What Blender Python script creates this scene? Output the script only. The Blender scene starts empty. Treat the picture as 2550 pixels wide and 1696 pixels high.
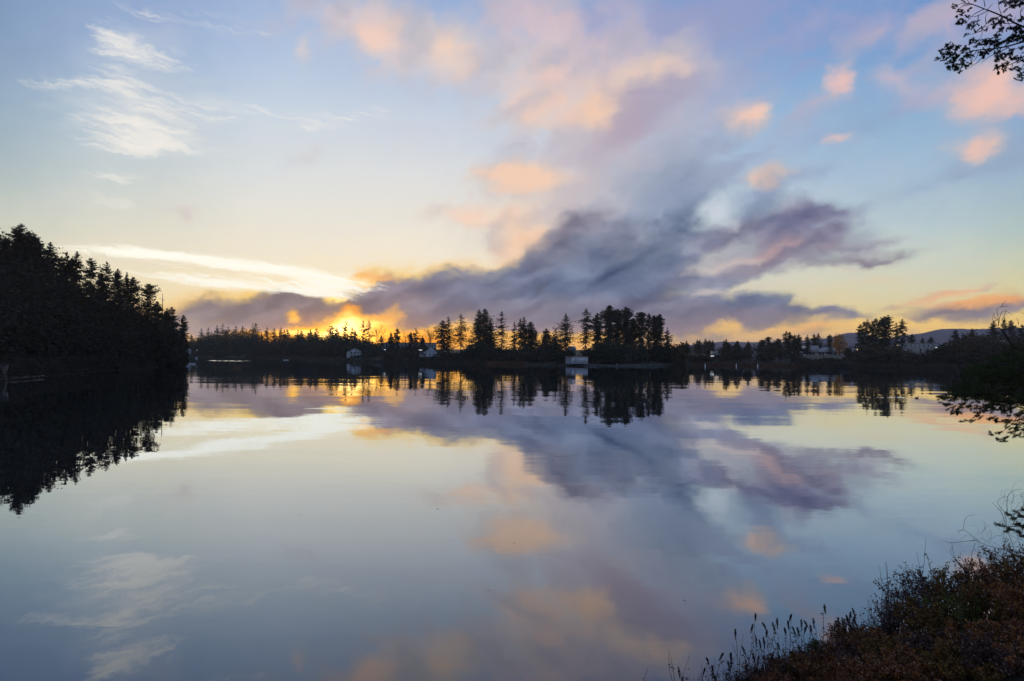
import bpy, math, random
import numpy as np
from mathutils import Vector, Matrix
random.seed(7)
rng = np.random.default_rng(7)
sc = bpy.context.scene
COL = sc.collection

# ------------------------------------------------------------------ camera
CAMH = 5.0
FPX, CX, HZ = 1700.0, 1275.0, 887.85        # focal length, centre column and horizon row, in photograph pixels
RHO = 0.0067                                 # slight roll of the hand-held camera
CR, SR = math.cos(RHO), math.sin(RHO)
cam_d = bpy.data.cameras.new('camera')
cam = bpy.data.objects.new('camera', cam_d); COL.objects.link(cam)
cam.location = (0, 0, CAMH)
cam.rotation_euler = (math.pi/2, -RHO, 0)
cam_d.sensor_width = 36.0
cam_d.lens = FPX/2550*36.0
cam_d.shift_y = (HZ-848)/2550
cam_d.clip_start = 0.1; cam_d.clip_end = 20000
sc.camera = cam

def ray(x, y):
    """direction (per unit of depth) of a point of the photograph"""
    dx = (x-CX)/FPX; dy = (HZ-y)/FPX
    return dx*CR - dy*SR, dx*SR + dy*CR
def at(x, y, d):
    X, Z = ray(x, y)
    return Vector((X*d, d, CAMH+Z*d))
def azel(x, y):
    X, Z = ray(x, y)
    return math.atan2(X, 1.0), math.atan2(Z, math.hypot(X, 1.0))

# ------------------------------------------------------------------ view
sc.view_settings.view_transform = 'Standard'
sc.view_settings.look = 'None'
sc.view_settings.exposure = 0.0
sc.view_settings.gamma = 1.0
sc.view_settings.use_curve_mapping = False
sc.cycles.use_denoising = True
sc.cycles.max_bounces = 6
sc.cycles.diffuse_bounces = 2
sc.cycles.glossy_bounces = 3
sc.cycles.volume_bounces = 0
sc.cycles.transparent_max_bounces = 4

def lin(r, g, b):
    f = lambda c: c/12.92 if c <= 0.04045 else ((c+0.055)/1.055)**2.4
    return (f(r/255), f(g/255), f(b/255), 1.0)

# ------------------------------------------------------------------ sky
SUN_AZ, SUN_EL = azel(806, 836)
world = bpy.data.worlds.new('World'); sc.world = world
world.use_nodes = True
world.cycles.sampling_method = 'MANUAL'
world.cycles.sample_map_resolution = 512
NT = world.node_tree; N = NT.nodes; L = NT.links
N.clear()
def node(t, **kw):
    n = N.new(t)
    for k, v in kw.items(): setattr(n, k, v)
    return n
def math_(op, a, b=None, c=None, clamp=False):
    n = node('ShaderNodeMath', operation=op); n.use_clamp = clamp
    for i, v in enumerate((a, b, c)):
        if v is None: continue
        if isinstance(v, (int, float)): n.inputs[i].default_value = v
        else: L.new(v, n.inputs[i])
    return n.outputs[0]
def maprange(v, a, b, c, d, kind='SMOOTHSTEP'):
    n = node('ShaderNodeMapRange', interpolation_type=kind)
    L.new(v, n.inputs[0])
    for i, q in enumerate((a, b, c, d)): n.inputs[1+i].default_value = q
    return n.outputs[0]
def mixc(f, a, b, blend='MIX'):
    n = node('ShaderNodeMix', data_type='RGBA', blend_type=blend); n.clamp_result = False
    for s, v in ((0, f), (6, a), (7, b)):
        if isinstance(v, (int, float)): n.inputs[s].default_value = v
        elif isinstance(v, tuple): n.inputs[s].default_value = v
        else: L.new(v, n.inputs[s])
    return n.outputs[2]
tc = node('ShaderNodeTexCoord')
sep = node('ShaderNodeSeparateXYZ'); L.new(tc.outputs['Generated'], sep.inputs[0])
az = math_('ARCTAN2', sep.outputs[0], sep.outputs[1])
el = math_('ARCSINE', sep.outputs[2])
comb = node('ShaderNodeCombineXYZ'); L.new(az, comb.inputs[0]); L.new(el, comb.inputs[1])
AE = comb.outputs[0]
def noise(vec, scale, detail=4, rough=0.55, stretch=None, dist=0.0, rot=0.0, off=0.0):
    m = node('ShaderNodeMapping', vector_type='TEXTURE'); L.new(vec, m.inputs[0])
    st = stretch or (1, 1)
    m.inputs[1].default_value = (off, off*0.7, 0)
    m.inputs[2].default_value = (0, 0, rot)
    m.inputs[3].default_value = (1/st[0], 1/st[1], 1)
    t = node('ShaderNodeTexNoise', noise_dimensions='2D'); L.new(m.outputs[0], t.inputs['Vector'])
    t.inputs['Scale'].default_value = scale; t.inputs['Detail'].default_value = detail
    t.inputs['Roughness'].default_value = rough; t.inputs['Distortion'].default_value = dist
    return t
def warp(vec, ntex, amt):
    s = node('ShaderNodeVectorMath', operation='SUBTRACT'); L.new(ntex.outputs['Color'], s.inputs[0]); s.inputs[1].default_value = (.5, .5, .5)
    m = node('ShaderNodeVectorMath', operation='MULTIPLY_ADD'); L.new(s.outputs[0], m.inputs[0]); m.inputs[1].default_value = (amt, amt*.6, 0); L.new(vec, m.inputs[2])
    return m.outputs[0]
W1 = warp(AE, noise(AE, 16, 5, .62, (1, 1.5), rot=.3), 0.045)
n_big = noise(AE, 7, 4, .6, (1, 2.2), rot=.25).outputs[0]
n_fil = noise(W1, 12, 6, .68, (1, 9.0), rot=-.09, off=1.7, dist=.2).outputs[0]
n_low = noise(W1, 9, 5, .68, (1, 15.0), rot=-.115, off=5.3).outputs[0]

CHAIN = [None]
def field(vec, blobs):
    """sum of soft elliptical cloud patches; each blob = x, y, half width, half height, tilt (deg), weight"""
    acc = None; base_vec = vec
    for i, (x, y, a, b, ang, w) in enumerate(blobs):
        if (i % 3 == 0) and (acc is not None or CHAIN[0] is not None):
            q = node('ShaderNodeVectorMath', operation='MULTIPLY_ADD')   # keeps the evaluation in order, adds nothing visible
            L.new(acc if acc is not None else CHAIN[0], q.inputs[0]); q.inputs[1].default_value = (1e-7, 0, 0); L.new(base_vec, q.inputs[2]); vec = q.outputs[0]
        t = math.radians(-ang)
        c0 = np.array(azel(x, y))
        e = 4.0
        J = np.array([(np.array(azel(x+e, y))-c0)/e, (np.array(azel(x, y-e))-c0)/e]).T
        R = np.array([[math.cos(t), -math.sin(t)], [math.sin(t), math.cos(t)]])
        U, S, _ = np.linalg.svd(J @ R @ np.diag([a, b]))
        th = math.atan2(U[1, 0], U[0, 0])
        m = node('ShaderNodeMapping', vector_type='TEXTURE'); L.new(vec, m.inputs[0])
        m.inputs[1].default_value = (c0[0], c0[1], 0); m.inputs[2].default_value = (0, 0, th); m.inputs[3].default_value = (S[0], S[1], 1)
        ln = node('ShaderNodeVectorMath', operation='LENGTH'); L.new(m.outputs[0], ln.inputs[0])
        v = maprange(ln.outputs['Value'], 0, 1.5, w, 0)
        acc = v if acc is None else math_('ADD', acc, v)
    CHAIN[0] = acc
    return acc
def S(lst, w=1.0):            # list in preview pixels (2358 wide) -> photograph pixels
    k = 2550/2358
    return [(p[0]*k, p[1]*k, p[2]*k, p[3]*k, p[4] if len(p) > 4 else 0, p[5] if len(p) > 5 else w) for p in lst]

# The clouded sky is painted by direction: a table of colours over azimuth and elevation is worked out here
# from soft cloud strokes and stored in curve nodes, one per elevation; noise nodes break it up further.
GX0, GX1, GY0, GY1, GS = -120, 2480, -60, 872, 4
gx = np.arange(GX0, GX1, GS, dtype=float); gy = np.arange(GY0, GY1, GS, dtype=float)
PX, PY = np.meshgrid(gx, gy)
def fbm(sx, sy, ang=0., octv=5, seed=1, rough=.55):
    r = np.random.default_rng(seed); t = math.radians(ang)
    U = (PX*math.cos(t)+PY*math.sin(t))/sx; V = (-PX*math.sin(t)+PY*math.cos(t))/sy
    out = 0; amp = 1; tot = 0
    for o in range(octv):
        G = r.random((128, 128)); u = U*2**o+37.3*o; v = V*2**o+11.7*o
        i = np.floor(u).astype(int); j = np.floor(v).astype(int); f = u-i; g = v-j
        f = f*f*f*(f*(f*6-15)+10); g = g*g*g*(g*(g*6-15)+10)
        s = lambda a, b: G[b % 128, a % 128]
        out = out+amp*((s(i, j)*(1-f)+s(i+1, j)*f)*(1-g)+(s(i, j+1)*(1-f)+s(i+1, j+1)*f)*g); tot += amp; amp *= rough
    return out/tot-.5
NA = fbm(190, 80, -22, 6, 3, .62); NB = fbm(90, 36, -18, 6, 4, .66); NC = fbm(75, 50, -30, 6, 5, .66); ND = fbm(160, 22, -2, 5, 6)
NS = fbm(150, 28, -24, 6, 12, .64); NT = fbm(120, 48, -36, 6, 14, .66)
WX = fbm(110, 60, -15, 6, 8, .64)*70; WY = fbm(120, 50, -15, 6, 9, .64)*44
def sstep(a, b, v):
    t = np.clip((v-a)/(b-a), 0, 1); return t*t*(3-2*t)
rows_y = [-60, 100, 250, 400, 520, 600, 660, 710, 750, 790, 830]
base_cols = [
 (-120, [(122,146,180),(130,153,182),(144,166,184),(168,182,184),(196,200,186),(212,205,170),(220,208,166),(226,204,156),(228,194,142),(200,166,134),(180,150,130)]),
 (300,  [(140,162,199),(154,175,205),(174,192,209),(198,206,206),(218,216,202),(232,223,198),(240,224,186),(246,216,160),(232,192,140),(190,164,150),(170,150,150)]),
 (650,  [(152,173,209),(172,190,217),(196,208,221),(216,219,219),(229,225,213),(238,229,206),(246,230,192),(250,218,150),(255,200,100),(250,180,84),(225,160,84)]),
 (960,  [(146,169,209),(166,184,214),(194,204,219),(216,218,219),(231,226,214),(241,230,208),(248,230,192),(252,216,150),(255,198,96),(252,186,88),(230,165,90)]),
 (1350, [(134,160,204),(152,175,211),(180,195,216),(204,209,218),(216,216,214),(228,218,200),(238,216,175),(248,210,142),(252,196,102),(244,184,104),(222,165,118)]),
 (1750, [(108,146,198),(126,160,204),(150,179,210),(172,192,212),(190,203,210),(206,210,204),(216,211,188),(230,209,162),(250,202,122),(206,170,140),(180,156,150)]),
 (2080, [(100,142,196),(118,156,202),(142,174,206),(164,188,208),(184,200,204),(202,208,196),(216,210,180),(228,208,156),(248,204,126),(204,172,146),(180,158,152)]),
 (2480, [(108,134,184),(118,146,194),(134,162,200),(152,176,196),(172,190,188),(196,202,178),(216,206,160),(230,206,140),(240,204,126),(222,186,134),(200,170,150)])]
bx = [c[0] for c in base_cols]
IMG = np.zeros(PX.shape+(3,))
for ch in range(3):
    colv = np.array([np.interp(gy, rows_y, [q[ch] for q in c[1]]) for c in base_cols])   # (cols, ny)
    for j in range(len(gy)):
        # smooth interpolation across azimuth
        t = np.interp(gx, bx, np.arange(len(bx))); i = np.minimum(t.astype(int), len(bx)-2); f = t-i; f = f*f*(3-2*f)
        IMG[j, :, ch] = colv[i, j]*(1-f)+colv[i+1, j]*f
def paint(strokes, namp, lo, hi, op=1.0, nz_=None, warp_=1.0, fall=1.3, shade=None, shade_k=.6):
    """one cloud layer: strokes = (x, y, half width, half height, tilt, weight, colour)"""
    global IMG
    X = PX+WX*warp_; Y = PY+WY*warp_; inv = 1.0; cs = 0; ws = 1e-6
    for (x, y, a, b, ang, w, c) in strokes:
        t = math.radians(ang); u = ((X-x)*math.cos(t)+(Y-y)*math.sin(t))/a; v = (-(X-x)*math.sin(t)+(Y-y)*math.cos(t))/b
        f = w*np.exp(-(u*u+v*v)**1.15*.8); inv = inv*(1-np.clip(f, 0, .98)); g = f**fall
        cs = cs+g[..., None]*np.array(c, float); ws = ws+g
    F = 1-inv; n = NA if nz_ is None else nz_
    al = sstep(lo, hi, F+n*namp*np.clip(F*4, 0, 1))*op
    col_ = cs/ws[..., None]
    if shade is not None:
        q = np.clip(.5+NT*2.4+NC*1.2, 0, 1)[..., None]*shade_k; col_ = col_*(1-q)+np.array(shade, float)*q
    IMG = IMG*(1-al[..., None])+col_*al[..., None]
    return F
# high grey-lavender veils
paint([(300,130,150,80,10,.6,(206,208,214)),(320,280,190,90,12,.7,(214,214,214)),(600,270,240,60,0,.35,(214,216,220))], .9, .08, 1.0, .5, ND)
VV = 0; V1 = (150,156,190); V2 = (160,166,190); V3 = (140,160,196)
paint([(1620,60,300,110,-8,.75,(150,155,192)),(1420,110,180,120,10,.55,(166,164,194)),(1900,70,240,60,-28,.35,(150,158,196)),(1600,210,170,80,-30,.6,(164,170,196)),(1480,330,220,80,-32,.65,(178,182,200)),(1780,330,170,70,-25,.4,(158,172,200)),
 (1560,420,180,60,-25,.5,(160,172,196)),(2000,290,150,45,-18,.4,(140,160,192)),(2290,375,150,30,-14,.7,(146,162,186)),(2060,440,220,30,-22,.45,(150,170,192)),(2150,480,160,20,-18,.3,(158,174,190)),(1880,400,110,30,-12,.4,(150,170,196)),(1760,440,110,45,-25,.55,(150,164,190)),(2250,80,200,90,-15,.5,(160,158,192)),(1180,440,140,22,0,.25,(190,184,186)),(1330,400,170,60,-35,.45,(186,184,196))], 1.3, .05, .95, .85, NS)
# peach and pink fragments
def soften(st, k=.28, tgt=(224,205,206), g=1.15): return [(x, y, a*g, b*g, t, w, tuple(c[i]*(1-k)+tgt[i]*k for i in range(3))) for x, y, a, b, t, w, c in st]
a1 = (242,210,186); a2 = (246,214,180); b1 = (232,196,186); b2 = (228,180,178); c2 = (250,218,178)
paint(soften([(760,25,110,32,15,.6,(228,204,200)),(850,50,60,60,50,.7,(240,210,190)),(900,130,45,70,75,.6,(238,212,196)),(1025,115,60,48,15,.9,(247,214,180)),(1040,160,75,40,0,.45,(226,208,204)),(960,150,60,50,0,.4,(226,208,204)),(697,112,18,34,-25,.6,(236,212,192)),
 (1190,20,70,50,20,.7,(226,190,190)),(1270,70,80,60,25,.6,(222,192,192)),(1370,90,80,60,20,.45,(206,180,190)),(1430,40,60,60,-60,.3,(200,178,196)),(1200,190,60,70,60,.7,(238,210,188)),(1280,150,70,60,20,.5,(226,202,196)),(1290,240,75,50,-20,.75,(240,206,180)),(1210,150,35,50,60,.4,(232,206,194)),
 (1380,250,52,45,-10,.8,(244,206,168)),(1440,190,80,36,-28,.8,(236,206,180)),(1515,155,62,32,-5,.85,(234,206,178)),(1600,160,60,30,-10,.35,(208,190,192)),(1640,235,60,24,20,.35,(210,190,194)),
 (1105,312,36,40,0,.35,(238,214,196)),(1130,405,60,22,0,.5,(246,214,184)),(1215,412,85,28,3,.85,(248,212,174)),(1290,420,60,28,-20,.5,(232,200,180)),(1370,430,80,30,10,.35,(224,204,192)),(1250,380,60,20,-20,.3,(226,206,192)),
 (1040,500,100,24,5,.35,(248,222,190)),(1170,490,90,30,0,.5,(250,216,178)),(1215,545,62,50,25,.7,(250,208,164)),(1190,590,52,18,10,.5,(248,210,170)),(1290,500,50,30,-20,.5,(236,200,178)),(1150,530,60,30,10,.35,(250,214,180)),
 (1704,278,34,24,-5,.8,(240,202,178)),(1738,264,30,24,-10,.85,(240,202,178)),(1766,408,44,17,-5,.85,(240,206,180)),(1475,373,36,20,0,.5,(226,198,186)),(1942,330,22,11,0,.6,(224,188,180)),
 (1932,188,30,32,-40,.8,(226,186,182)),(1890,225,60,26,-35,.45,(196,176,192)),(2070,180,34,36,-60,.6,(218,184,190)),(2120,220,26,44,-75,.5,(218,182,188)),(2030,190,40,20,0,.3,(200,180,196)),(2290,205,86,52,-22,.95,(234,188,172)),(2350,230,70,40,0,.7,(228,186,178)),(2190,200,50,44,-40,.5,(222,178,182)),(2262,338,52,22,-4,.9,(236,192,172)),
 (2150,40,120,34,-16,.55,(214,172,188)),(2260,15,110,34,-8,.65,(218,172,186)),(1990,70,90,36,-40,.4,(180,164,192)),(690,352,44,24,5,.3,(232,214,200)),(450,500,70,12,12,.4,(236,208,186)),(950,70,90,50,30,.3,(214,202,206)),(1080,170,60,30,0,.3,(212,200,206)),
 (1230,110,150,90,40,.5,(226,200,196)),(1330,170,150,80,-20,.5,(224,202,196)),(1560,120,120,60,-10,.35,(206,186,194)),(1250,330,100,60,-30,.35,(226,208,200)),(1380,330,110,50,-40,.35,(214,194,192)),(1180,250,60,60,60,.35,(230,208,198)),
 (1560,240,90,40,-40,.3,(206,190,194)),(820,90,90,60,40,.35,(222,208,208)),(620,60,90,30,10,.25,(206,200,212)),(1100,470,120,24,0,.3,(246,218,190)),(2180,130,120,30,-30,.3,(200,176,192)),(2080,110,90,26,-35,.3,(178,166,194)),(1860,290,70,24,-30,.2,(170,168,192))]), 1.8, .03, .98, .90, NT, .9, 1.3, (150,160,184), .55)
# the brightest lit faces
paint(soften([(1380,262,46,40,-10,.8,(246,206,166)),(1275,255,44,34,-20,.6,(242,208,180)),(1515,156,58,24,-5,.8,(238,212,184)),(1435,182,50,24,-28,.6,(238,208,182)),(1030,118,46,40,10,.85,(250,216,182)),(1050,90,30,24,0,.4,(246,214,188)),(885,90,36,42,60,.65,(244,214,188)),(840,40,40,30,40,.4,(240,208,192)),(1215,412,86,24,3,.85,(250,212,172)),(1140,406,46,18,0,.5,(248,214,182)),
 (1215,545,52,40,25,.75,(254,208,160)),(1190,595,46,14,10,.55,(252,208,160)),(1170,492,80,22,0,.5,(252,216,178)),(1060,500,70,18,5,.3,(252,220,190)),(1740,264,32,24,-10,.85,(246,206,180)),(1702,282,26,18,0,.6,(240,198,176)),(1768,408,44,15,-5,.85,(246,210,182)),(1290,165,44,32,10,.5,(238,206,188)),(1195,200,34,40,60,.5,(240,210,188)),(1265,40,50,40,50,.5,(232,194,188)),
 (1932,190,26,28,-40,.7,(234,190,182)),(2290,205,76,44,-22,.8,(240,192,170)),(2262,338,50,19,-4,.9,(240,194,170)),(1942,330,18,9,0,.5,(232,192,180)),(700,108,12,30,-25,.5,(240,212,190))], .38, (240,196,190), 1.18), 1.5, .04, .95, .85, NC, 1.0)
# shaded sides of the high fragments
paint([(1480,250,95,42,-42,.9,(168,156,176)),(1430,300,90,34,-38,.7,(176,162,176)),(1550,200,70,40,-30,.5,(160,158,184)),(1400,220,30,30,0,.4,(190,176,184)),(1300,330,60,40,-40,.4,(190,180,190)),(1560,230,70,40,-40,.5,(172,168,190)),(1640,215,50,50,-50,.4,(160,168,196)),(1340,330,70,40,-30,.3,(196,188,198)),(1330,440,80,26,-30,.4,(196,182,186)),(2110,240,110,24,-8,.3,(160,166,196)),(1560,300,110,30,-20,.35,(180,180,196))], 1.2, .08, .9, .85, NB)
# rim of warm light round the dark bank
rim = []
D = [ # x, y, a, b, tilt, weight, colour
 (445,728,60,22,-8,.6,(150,134,142)),(505,716,75,24,3,.85,(146,132,142)),(600,722,110,24,3,.85,(140,128,142)),(500,748,120,24,0,.7,(160,146,156)),(620,744,110,20,0,.8,(152,136,146)),(690,715,90,34,0,.97,(128,115,128)),(740,735,60,18,-5,.8,(132,116,122)),(640,705,80,28,0,.8,(134,122,136)),(790,700,60,20,0,.7,(136,120,128)),(840,690,66,28,-6,.9,(124,114,136)),(900,672,70,24,0,.8,(128,116,140)),(905,712,90,22,0,.8,(132,118,136)),(950,738,60,14,4,.75,(150,130,140)),(1010,728,70,18,0,.7,(144,126,142)),
 (980,668,80,32,4,.95,(116,114,142)),(1080,676,110,36,2,.97,(104,110,144)),(1000,704,140,20,0,.65,(136,124,142)),(1170,704,140,26,0,.8,(128,120,144)),(1200,662,110,44,0,.97,(102,112,146)),(1320,650,130,50,-4,.98,(90,108,146)),(1430,650,110,44,0,.97,(98,112,148)),(1270,604,66,40,-25,.9,(118,116,140)),
 (1370,590,100,46,-8,.95,(104,114,144)),(1300,548,52,34,-35,.8,(136,126,144)),(1365,510,62,32,5,.9,(130,122,142)),(1430,545,80,42,-10,.85,(120,120,144)),(1500,580,90,44,-15,.9,(108,120,148)),(1555,530,66,46,-40,.8,(122,132,158)),(1590,450,70,40,-50,.8,(132,144,172)),(1560,405,60,44,-50,.6,(142,152,176)),(1500,470,70,44,-30,.5,(144,154,178)),(1745,450,70,34,-35,.6,(136,146,174)),(1440,430,60,30,-30,.35,(164,166,182)),
 (1640,560,80,32,-16,.85,(124,124,152)),(1700,545,60,26,-18,.8,(134,124,148)),(1740,505,66,26,-28,.65,(130,130,156)),(1840,510,80,36,-20,.95,(118,114,146)),(1910,520,70,40,0,.85,(134,126,152)),(1800,560,110,24,-18,.75,(150,132,150)),(1870,575,110,26,-12,.75,(138,128,152)),(1770,600,90,14,-18,.75,(150,132,148)),(1960,600,110,12,-4,.7,(150,136,150)),(2040,560,80,10,-8,.35,(164,160,172)),(2060,590,70,8,-4,.3,(168,158,166)),
 (1590,645,130,22,-6,.85,(122,124,152)),(1520,620,80,26,-8,.8,(112,120,150)),(1500,700,150,22,0,.9,(110,114,146)),(1690,640,70,12,-14,.5,(140,140,164)),(1700,692,120,17,-1,.9,(102,114,150)),(1790,704,60,12,6,.6,(120,122,150)),(1600,712,200,12,3,.7,(130,122,144)),(1850,718,100,9,0,.85,(108,112,148)),(1640,738,200,14,0,.75,(146,130,148)),(1350,716,200,22,0,.9,(120,118,146)),(1250,736,220,16,0,.8,(146,132,150)),
 (1460,742,180,18,0,.85,(140,126,146)),(1640,712,170,26,0,.85,(132,122,146)),(1150,742,160,14,0,.7,(146,130,148)),(1600,748,140,8,0,.6,(150,132,146)),(1800,734,120,8,-4,.6,(142,128,146)),(1080,738,110,12,4,.5,(162,142,148)),(1590,778,120,9,0,.55,(176,156,150)),(1760,786,160,9,-3,.65,(168,150,156)),(1900,786,140,7,-3,.6,(170,152,158)),(1850,760,70,5,-3,.6,(180,150,146)),(2030,782,90,7,0,.4,(184,160,156)),
 (2060,704,70,7,-6,.5,(150,142,156)),(2140,716,70,8,-8,.6,(166,142,150)),(2210,722,110,11,-5,.85,(140,128,144)),(2300,706,100,14,-8,.9,(150,132,144)),(2360,690,70,12,0,.8,(152,136,146)),(2140,736,90,6,0,.5,(164,140,148)),(2240,738,90,6,0,.5,(160,136,144)),(2190,678,110,6,-14,.5,(176,158,160)),(2090,690,60,5,-10,.4,(180,164,164))]
for (x, y, a, b, t, w, c) in D:
    dsun = math.hypot((x-800)/650, (y-740)/250); k = max(0, 1-dsun)
    if k > .02: rim.append((x-4, y-3-6*k, a*1.04+5, b*1.10+4, t, w*min(1, .55+k), (238+14*k, 200+4*k, 168-78*k)))
paint(rim, .7, .10, .62, .72, NB)
FD = paint([(x, y, a, b, t, w, ((c[0]-2)*.88, (c[1]+4)*.88, (c[2]+2)*.91)) for x, y, a, b, t, w, c in D], .95, .08, .86, .96, NB, 1.2, 1.8)
rel = np.clip(FD*1.2, 0, 1)*np.clip((760-PY)/60, 0, 1)
IMG = IMG+rel[..., None]*((NB*85+NS*95)[..., None]*np.array([1.0, .92, .80]))
# broken grey cloud between the bank and the high fragments
paint([(1570,430,150,70,-30,.75,(146,158,182)),(1480,390,110,50,-30,.5,(170,172,188)),(1380,440,120,36,-20,.4,(192,186,192)),(1300,470,80,24,-10,.35,(196,186,190)),(1640,390,80,60,-40,.5,(158,170,192)),(1740,440,90,34,-30,.6,(146,158,186)),(1880,410,90,22,-15,.5,(148,164,190)),(2010,460,150,18,-25,.55,(150,166,188)),(1960,500,90,16,-20,.4,(162,174,188)),
 (1690,600,60,30,-20,.3,(150,146,166)),(1960,560,120,10,-10,.45,(172,168,176)),(2060,600,80,7,-6,.45,(176,166,170)),(1240,490,60,20,-20,.4,(206,190,184)),(1420,480,50,20,-30,.35,(188,180,190)),(1240,600,50,16,-20,.3,(206,180,170))], 1.5, .12, .85, .8, NS, 1.2)
paint([(520,762,150,14,0,.85,(160,148,158)),(640,764,60,8,0,.5,(190,160,140)),(1290,752,280,9,0,.7,(160,140,150)),(1040,742,90,8,3,.5,(176,148,140)),(1650,752,90,5,-2,.5,(176,150,150))], .7, .12, .85, .85, ND, .5)
# inner relief of the bank: pale openings and soft pink-brown bands
paint([(1650,480,22,30,0,.7,(206,212,222)),(1690,520,30,22,-20,.55,(212,208,212)),(1640,622,70,10,-10,.75,(208,196,190)),(1720,606,40,8,-16,.6,(216,200,190)),(1610,672,50,6,-8,.6,(204,194,190)),(1750,664,90,12,-6,.45,(206,194,184)),(1600,590,30,10,-10,.3,(176,178,192)),(1770,580,90,8,-20,.6,(186,156,156)),(1690,570,60,6,-14,.4,(184,158,156)),
 (1530,500,20,24,-40,.35,(188,196,210)),(1400,560,50,10,-20,.25,(140,140,164)),(1240,560,30,20,-30,.4,(216,186,168)),(1470,540,18,30,-40,.3,(160,166,184)),(1240,690,90,8,0,.35,(150,146,166)),(1800,480,40,14,-30,.4,(186,180,192))], .9, .12, .8, .85, NB, .6)
# orange lit cloud on the right
paint([(2130,690,100,7,-9,.7,(238,182,142)),(2210,668,80,7,-12,.6,(240,186,146)),(2240,700,80,10,-10,.9,(248,178,118)),(2320,690,70,11,-6,.85,(246,176,118)),(2160,702,60,5,-5,.5,(236,176,136)),(1960,620,90,6,-6,.4,(220,186,166)),(1920,560,60,8,-25,.3,(196,160,160)),(2010,650,90,5,-4,.35,(232,196,160)),(1870,752,60,6,-6,.55,(244,178,122)),(1770,756,80,5,-3,.45,(240,190,134))], .6, .12, .8, .85, ND, .5)
# the glowing gap round the sun
paint([(690,766,110,9,-2,.95,(255,180,62)),(775,756,60,20,-8,.97,(255,192,72)),(802,730,30,22,-30,.8,(250,162,66)),(830,752,40,18,0,.85,(255,178,66)),(868,742,34,14,-10,.7,(250,172,80)),(905,727,30,14,-25,.65,(240,180,108)),(930,768,120,9,0,.75,(254,174,82)),(680,731,17,9,15,.95,(255,186,72)),(1040,756,56,13,0,.6,(250,196,118)),
 (767,690,26,8,0,.95,(255,206,100)),(838,646,34,14,4,.8,(252,200,112)),(885,640,52,10,6,.65,(238,176,120)),(600,776,90,7,0,.55,(242,172,96)),(820,788,220,13,0,.75,(255,158,48)),(780,805,160,20,0,.6,(252,160,50))], .8, .10, .60, .97, NC, .45)
IMG = IMG+np.clip((PY-735)/30, 0, 1)[..., None]*np.exp(-((PX-790)/190)**2)[..., None]*np.array([4., -12., -34.])*np.clip(1+NB*1.5, 0, 2)[..., None]
LINSKY = np.where(IMG/255 <= .04045, IMG/255/12.92, ((np.clip(IMG, 0, 255)/255+.055)/1.055)**2.4)
def addlight(x, y, a, b, t, c, namp=.8):
    global LINSKY
    t = math.radians(t); X = PX+WX*.3; Y = PY+WY*.3
    u = ((X-x)*math.cos(t)+(Y-y)*math.sin(t))/a; v = (-(X-x)*math.sin(t)+(Y-y)*math.cos(t))/b
    f = np.exp(-(u*u+v*v))*np.clip(1+NC*2*namp, .1, 2); LINSKY = LINSKY+f[..., None]*np.array(c)
addlight(790, 758, 34, 14, -6, (3.2, 2.3, 1.1)); addlight(790, 750, 150, 24, 0, (.34, .11, .0), 2); addlight(735, 767, 70, 6, 0, (1.1, .85, .4)); addlight(680, 766, 50, 4, 0, (.7, .5, .22)); addlight(840, 750, 34, 12, 0, (.7, .55, .25)); addlight(802, 734, 20, 10, 0, (.5, .4, .15)); addlight(873, 745, 30, 8, 0, (.4, .3, .12))
addlight(768, 690, 22, 5, 0, (.5, .45, .25)); addlight(835, 645, 26, 7, 0, (.3, .28, .2)); addlight(804, 792, 50, 22, 0, (5.5, 3.2, .8)); addlight(790, 768, 130, 14, 0, (.8, .42, .06), 2); addlight(682, 733, 12, 5, 0, (.35, .3, .14)); addlight(920, 770, 120, 6, 0, (.35, .22, .06), 2)
AZ0, AZ1 = -.74, .74
ROWS = np.concatenate([np.arange(-.022, .152, .0056), np.arange(.155, .36, .0085), np.arange(.366, .52, .0115)])
NAZ = 224; azs = np.linspace(AZ0, AZ1, NAZ)
GAIN = 3.0
def rowcolours(e):
    X = np.tan(azs); Z = math.tan(e)*np.sqrt(1+X*X)
    dx = X*CR+Z*SR; dy = -X*SR+Z*CR; k = 2358/2550
    x = (CX+dx*FPX)*k; y = (HZ-dy*FPX)*k
    i = np.clip((x-GX0)/GS, 0, len(gx)-1.001); j = np.clip((y-GY0)/GS, 0, len(gy)-1.001)
    i0 = i.astype(int); j0 = j.astype(int); f = (i-i0)[:, None]; g = (j-j0)[:, None]
    return (LINSKY[j0, i0]*(1-f)+LINSKY[j0, i0+1]*f)*(1-g)+(LINSKY[j0+1, i0]*(1-f)+LINSKY[j0+1, i0+1]*f)*g
s2 = node('ShaderNodeSeparateXYZ'); L.new(W1, s2.inputs[0])
azn = maprange(s2.outputs[0], AZ0, AZ1, 0, 1, 'LINEAR'); elw = s2.outputs[1]
acc = None
for ri, e in enumerate(ROWS):
    cn = node('ShaderNodeRGBCurve'); mp_ = cn.mapping; mp_.use_clip = False
    C_ = rowcolours(float(e))/GAIN
    for ch in range(3):
        P_ = mp_.curves[ch].points
        P_[0].location = (0, C_[0, ch]); P_[1].location = (1, C_[-1, ch])
        for q in range(1, NAZ-1): P_.new(q/(NAZ-1), C_[q, ch])
        for p in P_: p.handle_type = 'VECTOR'
    mp_.update()
    if ri % 6 == 0 and acc is not None:
        sp = node('ShaderNodeSeparateXYZ'); L.new(acc, sp.inputs[0]); azn = math_('MULTIPLY_ADD', sp.outputs[0], 1e-7, azn)
    L.new(azn, cn.inputs['Color'])
    acc = cn.outputs[0] if acc is None else mixc(maprange(elw, float(ROWS[ri-1]), float(e), 0, 1, 'LINEAR'), acc, cn.outputs[0])
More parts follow.
